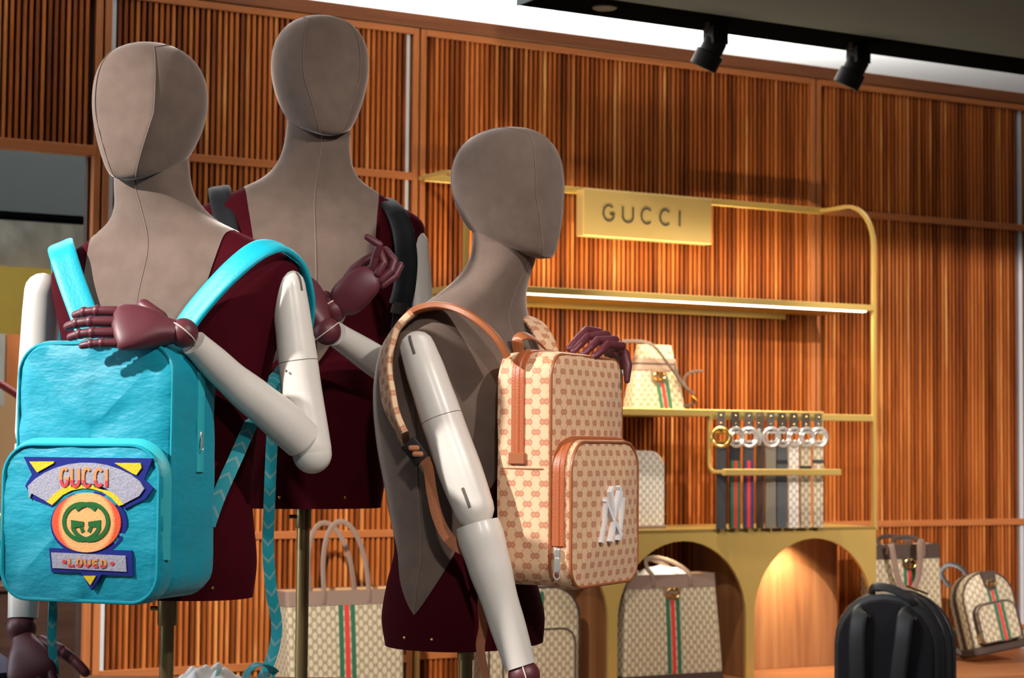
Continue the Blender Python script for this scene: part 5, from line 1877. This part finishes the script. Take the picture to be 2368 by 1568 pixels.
# pale bag on the base top
t_, z_ = hit(1478, 1222, .17)
wbg = wall_root('small_backpack', t_ - .035, .17, Z_BASE, 'pale monogram backpack with gold buckles standing on the base under the shelf', 'backpack')
hB = hit(1490, 1042, .17)[1] - Z_BASE
b = pad(MB(), .20, 0, hB, .055, [(.01, .065), (0, .055), (0, .0), (0, -.045), (.01, -.055)], rb=.015, sub=6, bulge=.006).build('body', M['gg_white'], wbg, autouv='box')
MB().bbox(-.101, .101, -.057, .067, -.0005, .012, .003).build('base', M['taupe_leather'], wbg)
for zz, ln in ((hB * .73, .014), (hB * .60, .020), (hB * .52, .014), (hB * .2, .018)):
    MB().sweep([V((.098, -.02, zz)), V((.100 + ln, -.022, zz - .004))], .006, .003, n=8, caps='round').build('buckle', M['gold'], wbg)
q = crom([V((.100, -.012, hB * .75)), V((.112, -.018, hB * .60)), V((.118, -.02, hB * .42)), V((.110, -.016, hB * .22))], 6)
MB().sweep(q, .008, .002, normals=[V((1, -.4, 0))] * len(q), n=8, e=4).build('strap', M['brown_leather'], wbg)

# round-topped bag under the first arch, behind the side-on mannequin
t_, z_ = hit(1215, 1500, .20)
rb_ = wall_root('round_bag', t_, .20, Z_BENCH, 'round topped beige monogram bag with brown piping under the first arch', 'bag')
hR = hit(1250, 1352, .20)[1] - Z_BENCH
wR = 2 * (hit(1300, 1500, .15)[0] - t_)
b = pad(MB(), wR, 0, hR, .10, [(.01, .07), (0, .06), (0, 0), (0, -.05), (.01, -.06)], rb=.02, sub=6, bulge=.008).build('body', M['gg_beige'], rb_, autouv='box')
outline_tube(MB(), wR, 0, hR, .10, .003, -.057, .0035, rb=.02).build('piping', M['brown_leather'], b)
outline_tube(MB(), wR, 0, hR, .10, .003, .062, .0035, rb=.02).build('piping', M['brown_leather'], b)
stripe(rb_, .0, .05, [hR * .95 - hR * .9 * k / 6 for k in range(7)], lambda z: -.068)
p = pad(MB(), wR * .8, .0, hR * .6, .05, [(.004, -.055), (0, -.06), (0, -.078), (.006, -.086)], rb=.015, sub=5).build('front_pocket', M['gg_beige'], rb_, autouv='box')
outline_tube(MB(), wR * .8, 0, hR * .6, .05, .003, -.086, .003, rb=.015).build('pocket_piping', M['brown_leather'], p)

# ------------------------------------------------------------------ belts
def belt(px, label, strap_m, buckle_m, wd_=.034, kind='round', web=None, keeper=None, bx=0, turn=0.0, tip=True):
    t, zb_ = hit(px + bx, 1011, .345)
    wd = wd_ * 1.06
    zr = Z2 - .006
    o = wall_root('belt', t, .345, Z_BASE + .001, label, 'belt', 'belts hanging on the brass rack')
    if turn: o.matrix_world = o.matrix_world @ Matrix.Rotation(R(turn), 4, 'Z')
    z0 = Z_BASE + .001
    zr -= z0; zc = zb_ - z0
    # hanger tab with brass studs
    tw = .014 if not turn else .012
    tab = [(-tw, zr + .008), (-tw, zr - .040), (-tw * .7, zr - .052), (-tw * .25, zr - .060), (tw * .25, zr - .060), (tw * .7, zr - .052), (tw, zr - .040), (tw, zr + .008)]
    tb = MB().plate(tab, -.003, .003).build('hanger_tab', M['tab'], o)
    for zz in (zr - .004, zr - .028):
        MB().ball((0, -.004, zz), .0034, n=8).build('stud', M['gold'], tb)
    MB().sweep([V((0, 0, zr - .058)), V((0, 0, zc + .024))], .003, .0016, n=6).build('tab_cord', M['tab'], tb)
    # round buckle with two letters inside
    rr = .0285
    if kind == 'round':
        ring = [V((rr * cos(2 * pi * k / 28), -.006, zc + rr * sin(2 * pi * k / 28))) for k in range(28)]
        bu = MB().sweep(ring, .0054, .0042, n=10, closed=True, up=V((0, 1, 0))).build('buckle', M[buckle_m], o)
        inn_ = MB()
        for sg in (-1, 1):
            pts = [V((sg * .006 + sg * .0125 * cos(R(a)), -.008, zc + .0155 * sin(R(a)))) for a in range(-130, 131, 26)]
            inn_.sweep(pts, .0036, .0030, n=8, caps='round')
        g = inn_.build('buckle_monogram', M[buckle_m], bu)
    else:
        bu = MB().bbox(-.006, .006, -.010, .002, zc - .026, zc + .026, .002).build('buckle', M[buckle_m], o)
    # doubled strap
    h = wd / 2
    top = zc - rr - .001
    st = MB().bbox(-h, h, -.0025, .0025, 0, top + .012, .0008).build('strap', M[strap_m], o, autouv='box')
    MB().bbox(-h * .96, h * .96, .004, .008, .004, top + .008, .0008).build('strap_tail', M[strap_m], o, autouv='box')
    if web:
        for dx, mm in ((-h * .62, web[0]), (0, web[1]), (h * .62, web[0])):
            MB().bbox(dx - h * .33, dx + h * .33, -.0036, -.002, .002, top - .045, .0004).build('web_band', M[mm], st)
    if keeper:
        MB().bbox(-h - .0015, h + .0015, -.0045, .0045, top - keeper, top - keeper + .012, .001).build('keeper', M['black_leather'], o)
    return o


belt(1668, 'black belt with a gold round buckle, first on the brass rack beside the shelf', 'black_leather', 'gold', .030, keeper=.004, turn=-38)
belt(1700, 'belt with green red green web and silver round buckle', 'black_leather', 'silver', .036, web=('web_green', 'web_red'))
belt(1731, 'belt with navy red navy web and silver round buckle', 'black_leather', 'silver', .032, web=('web_navy', 'web_red'), keeper=.008, turn=-18)
belt(1757, 'slim dark belt turned edge-on with a narrow buckle', 'brown_leather', 'silver', .022, kind='bar', turn=-62)
belt(1782, 'dark brown leather belt with silver round buckle', 'olive_leather', 'silver', .034, turn=-14)
belt(1808, 'grey blue leather belt with bright silver buckle', 'greyleather', 'silver', .036, keeper=.055)
belt(1835, 'white monogram canvas belt with bright silver buckle', 'gg_white', 'silver', .038)
belt(1863, 'beige monogram canvas belt with silver buckle, second from the end of the rack', 'gg_beige', 'silver', .036, keeper=.075)
belt(1892, 'beige monogram canvas belt with small silver buckle, last on the rack', 'gg_beige', 'silver', .032, keeper=.055, turn=-12)

# ------------------------------------------------------------------ small things at the lower edge
front = empty('display_table', (P(500, 1568, 3.9).x, 4.0, 0), R(0), 'walnut table below the white scarf, behind the front mannequin', 'table')
zF = P(480, 1600, 3.9).z
MB().bbox(-.32, .26, -.16, .16, zF - .03, zF, .003).build('table_top', M['bench'], front)
for sx in (-.29, .23):
    for sy in (-.13, .13):
        MB().bbox(sx - .015, sx + .015, sy - .015, sy + .015, 0, zF - .029, .002).build('leg', M['darkwood'], front)
sc = empty('folded_scarf', (P(475, 1568, 3.9).x, 3.9, zF), 0, 'crumpled white scarf with teal and red edging', 'scarf')
hs = P(475, 1543, 3.9).z - zF


def scarf(u, v):
    x = -.065 + .135 * u
    y = -.09 + .18 * v
    e_ = max(0.0, min(1, 4 * min(u, 1 - u, v, 1 - v)))
    z = hs * (.55 + .45 * abs(sin(u * 9 + 1.2 * sin(v * 5)))) * e_ ** .5 + .012 * mnoise.noise(V((u * 7, v * 6, 2))) * e_
    return V((x, y, max(z, 0.0)))


MB().grid(scarf, 48, 24).build('cloth', M['white_shoe'], sc)
MB().sweep([scarf(.70, .1) + V((0, -.001, .002)), scarf(.72, .3) + V((0, 0, .003)), scarf(.73, .6) + V((0, 0, .003))], .0035, .0015, n=8).build('teal_edge', M['teal'], sc)
MB().sweep([scarf(.95, .1) + V((0, -.001, .004)), scarf(.96, .4) + V((0, 0, .004)), scarf(.96, .7) + V((0, 0, .004))], .004, .002, n=8).build('red_edge', M['web_red'], sc)

# shoes on the counter in the doorway
def shoe(px, py, Y, label, m, sole, rz, L=.27):
    t = P(px, py, Y)
    o = empty('shoe', t, rz, label, 'shoe')
    tab = [(0, .030, .028), (.05, .040, .05), (.12, .046, .062), (.18, .042, .072), (.23, .036, .088), (L, .026, .086)]
    def fn(u, v):
        x = L * v
        w, hgt = lerp_tab(tab, x)
        a = 2 * pi * u
        z = hgt * .5 + hgt * .5 * math.copysign(abs(sin(a)) ** .7, sin(a))
        return V((w * math.copysign(abs(cos(a)) ** .7, cos(a)), x, z + .016))
    mb = MB().grid(fn, 24, 18, cu=True)
    mb.f.append([i for i in range(24)][::-1]); mb.sm.append(True)
    mb.f.append([18 * 24 + i for i in range(24)]); mb.sm.append(True)
    mb.build('upper', M[m], o)
    sole_o = MB().plate([(lerp_tab(tab, L * k / 12)[0] * 1.06, L * k / 12 * 1.02 - .003) for k in range(13)] + [(-lerp_tab(tab, L * k / 12)[0] * 1.06, L * k / 12 * 1.02 - .003) for k in range(12, -1, -1)], 0, .018).build('sole', M[sole], o)
    for q in sole_o.data.vertices:
        x, y, z = q.co
        q.co = (x, z, .018 - y)
    MB().sweep([V((.024 * cos(a), .20 + .035 * sin(a), .098)) for a in [2 * pi * k / 16 for k in range(16)]], .006, n=8, closed=True).build('collar', M[sole], o)
    return o


zc1 = None
ctop = CTOP + .001
pA = WP(hit(2, 1372, -.42)[0], -.42, ctop)
s1 = shoe(0, 1300, 6, 'dark navy shoe standing on the brown counter in the doorway', 'navy_shoe', 'black', R(20))
s1.location = pA
zsh = P(12, 1600, 4.4).z
rack = empty('shoe_rack', (P(-20, 1600, 4.4).x, 4.4, 0), 0, 'low dark rack with the pale trimmed shoe at the left edge', 'rack')
MB().bbox(-.30, .14, -.16, .16, zsh - .03, zsh, .003).build('rack_shelf', M['darkwood'], rack)
for sx in (-.27, .11):
    MB().bbox(sx - .015, sx + .015, -.14, .14, 0, zsh - .029, .002).build('leg', M['darkwood'], rack)
s2 = shoe(12, 1600, 4.4, 'black slip-on shoe with a pale trim at the left edge', 'navy_shoe', 'white_shoe', R(35))
s2.location.z = zsh
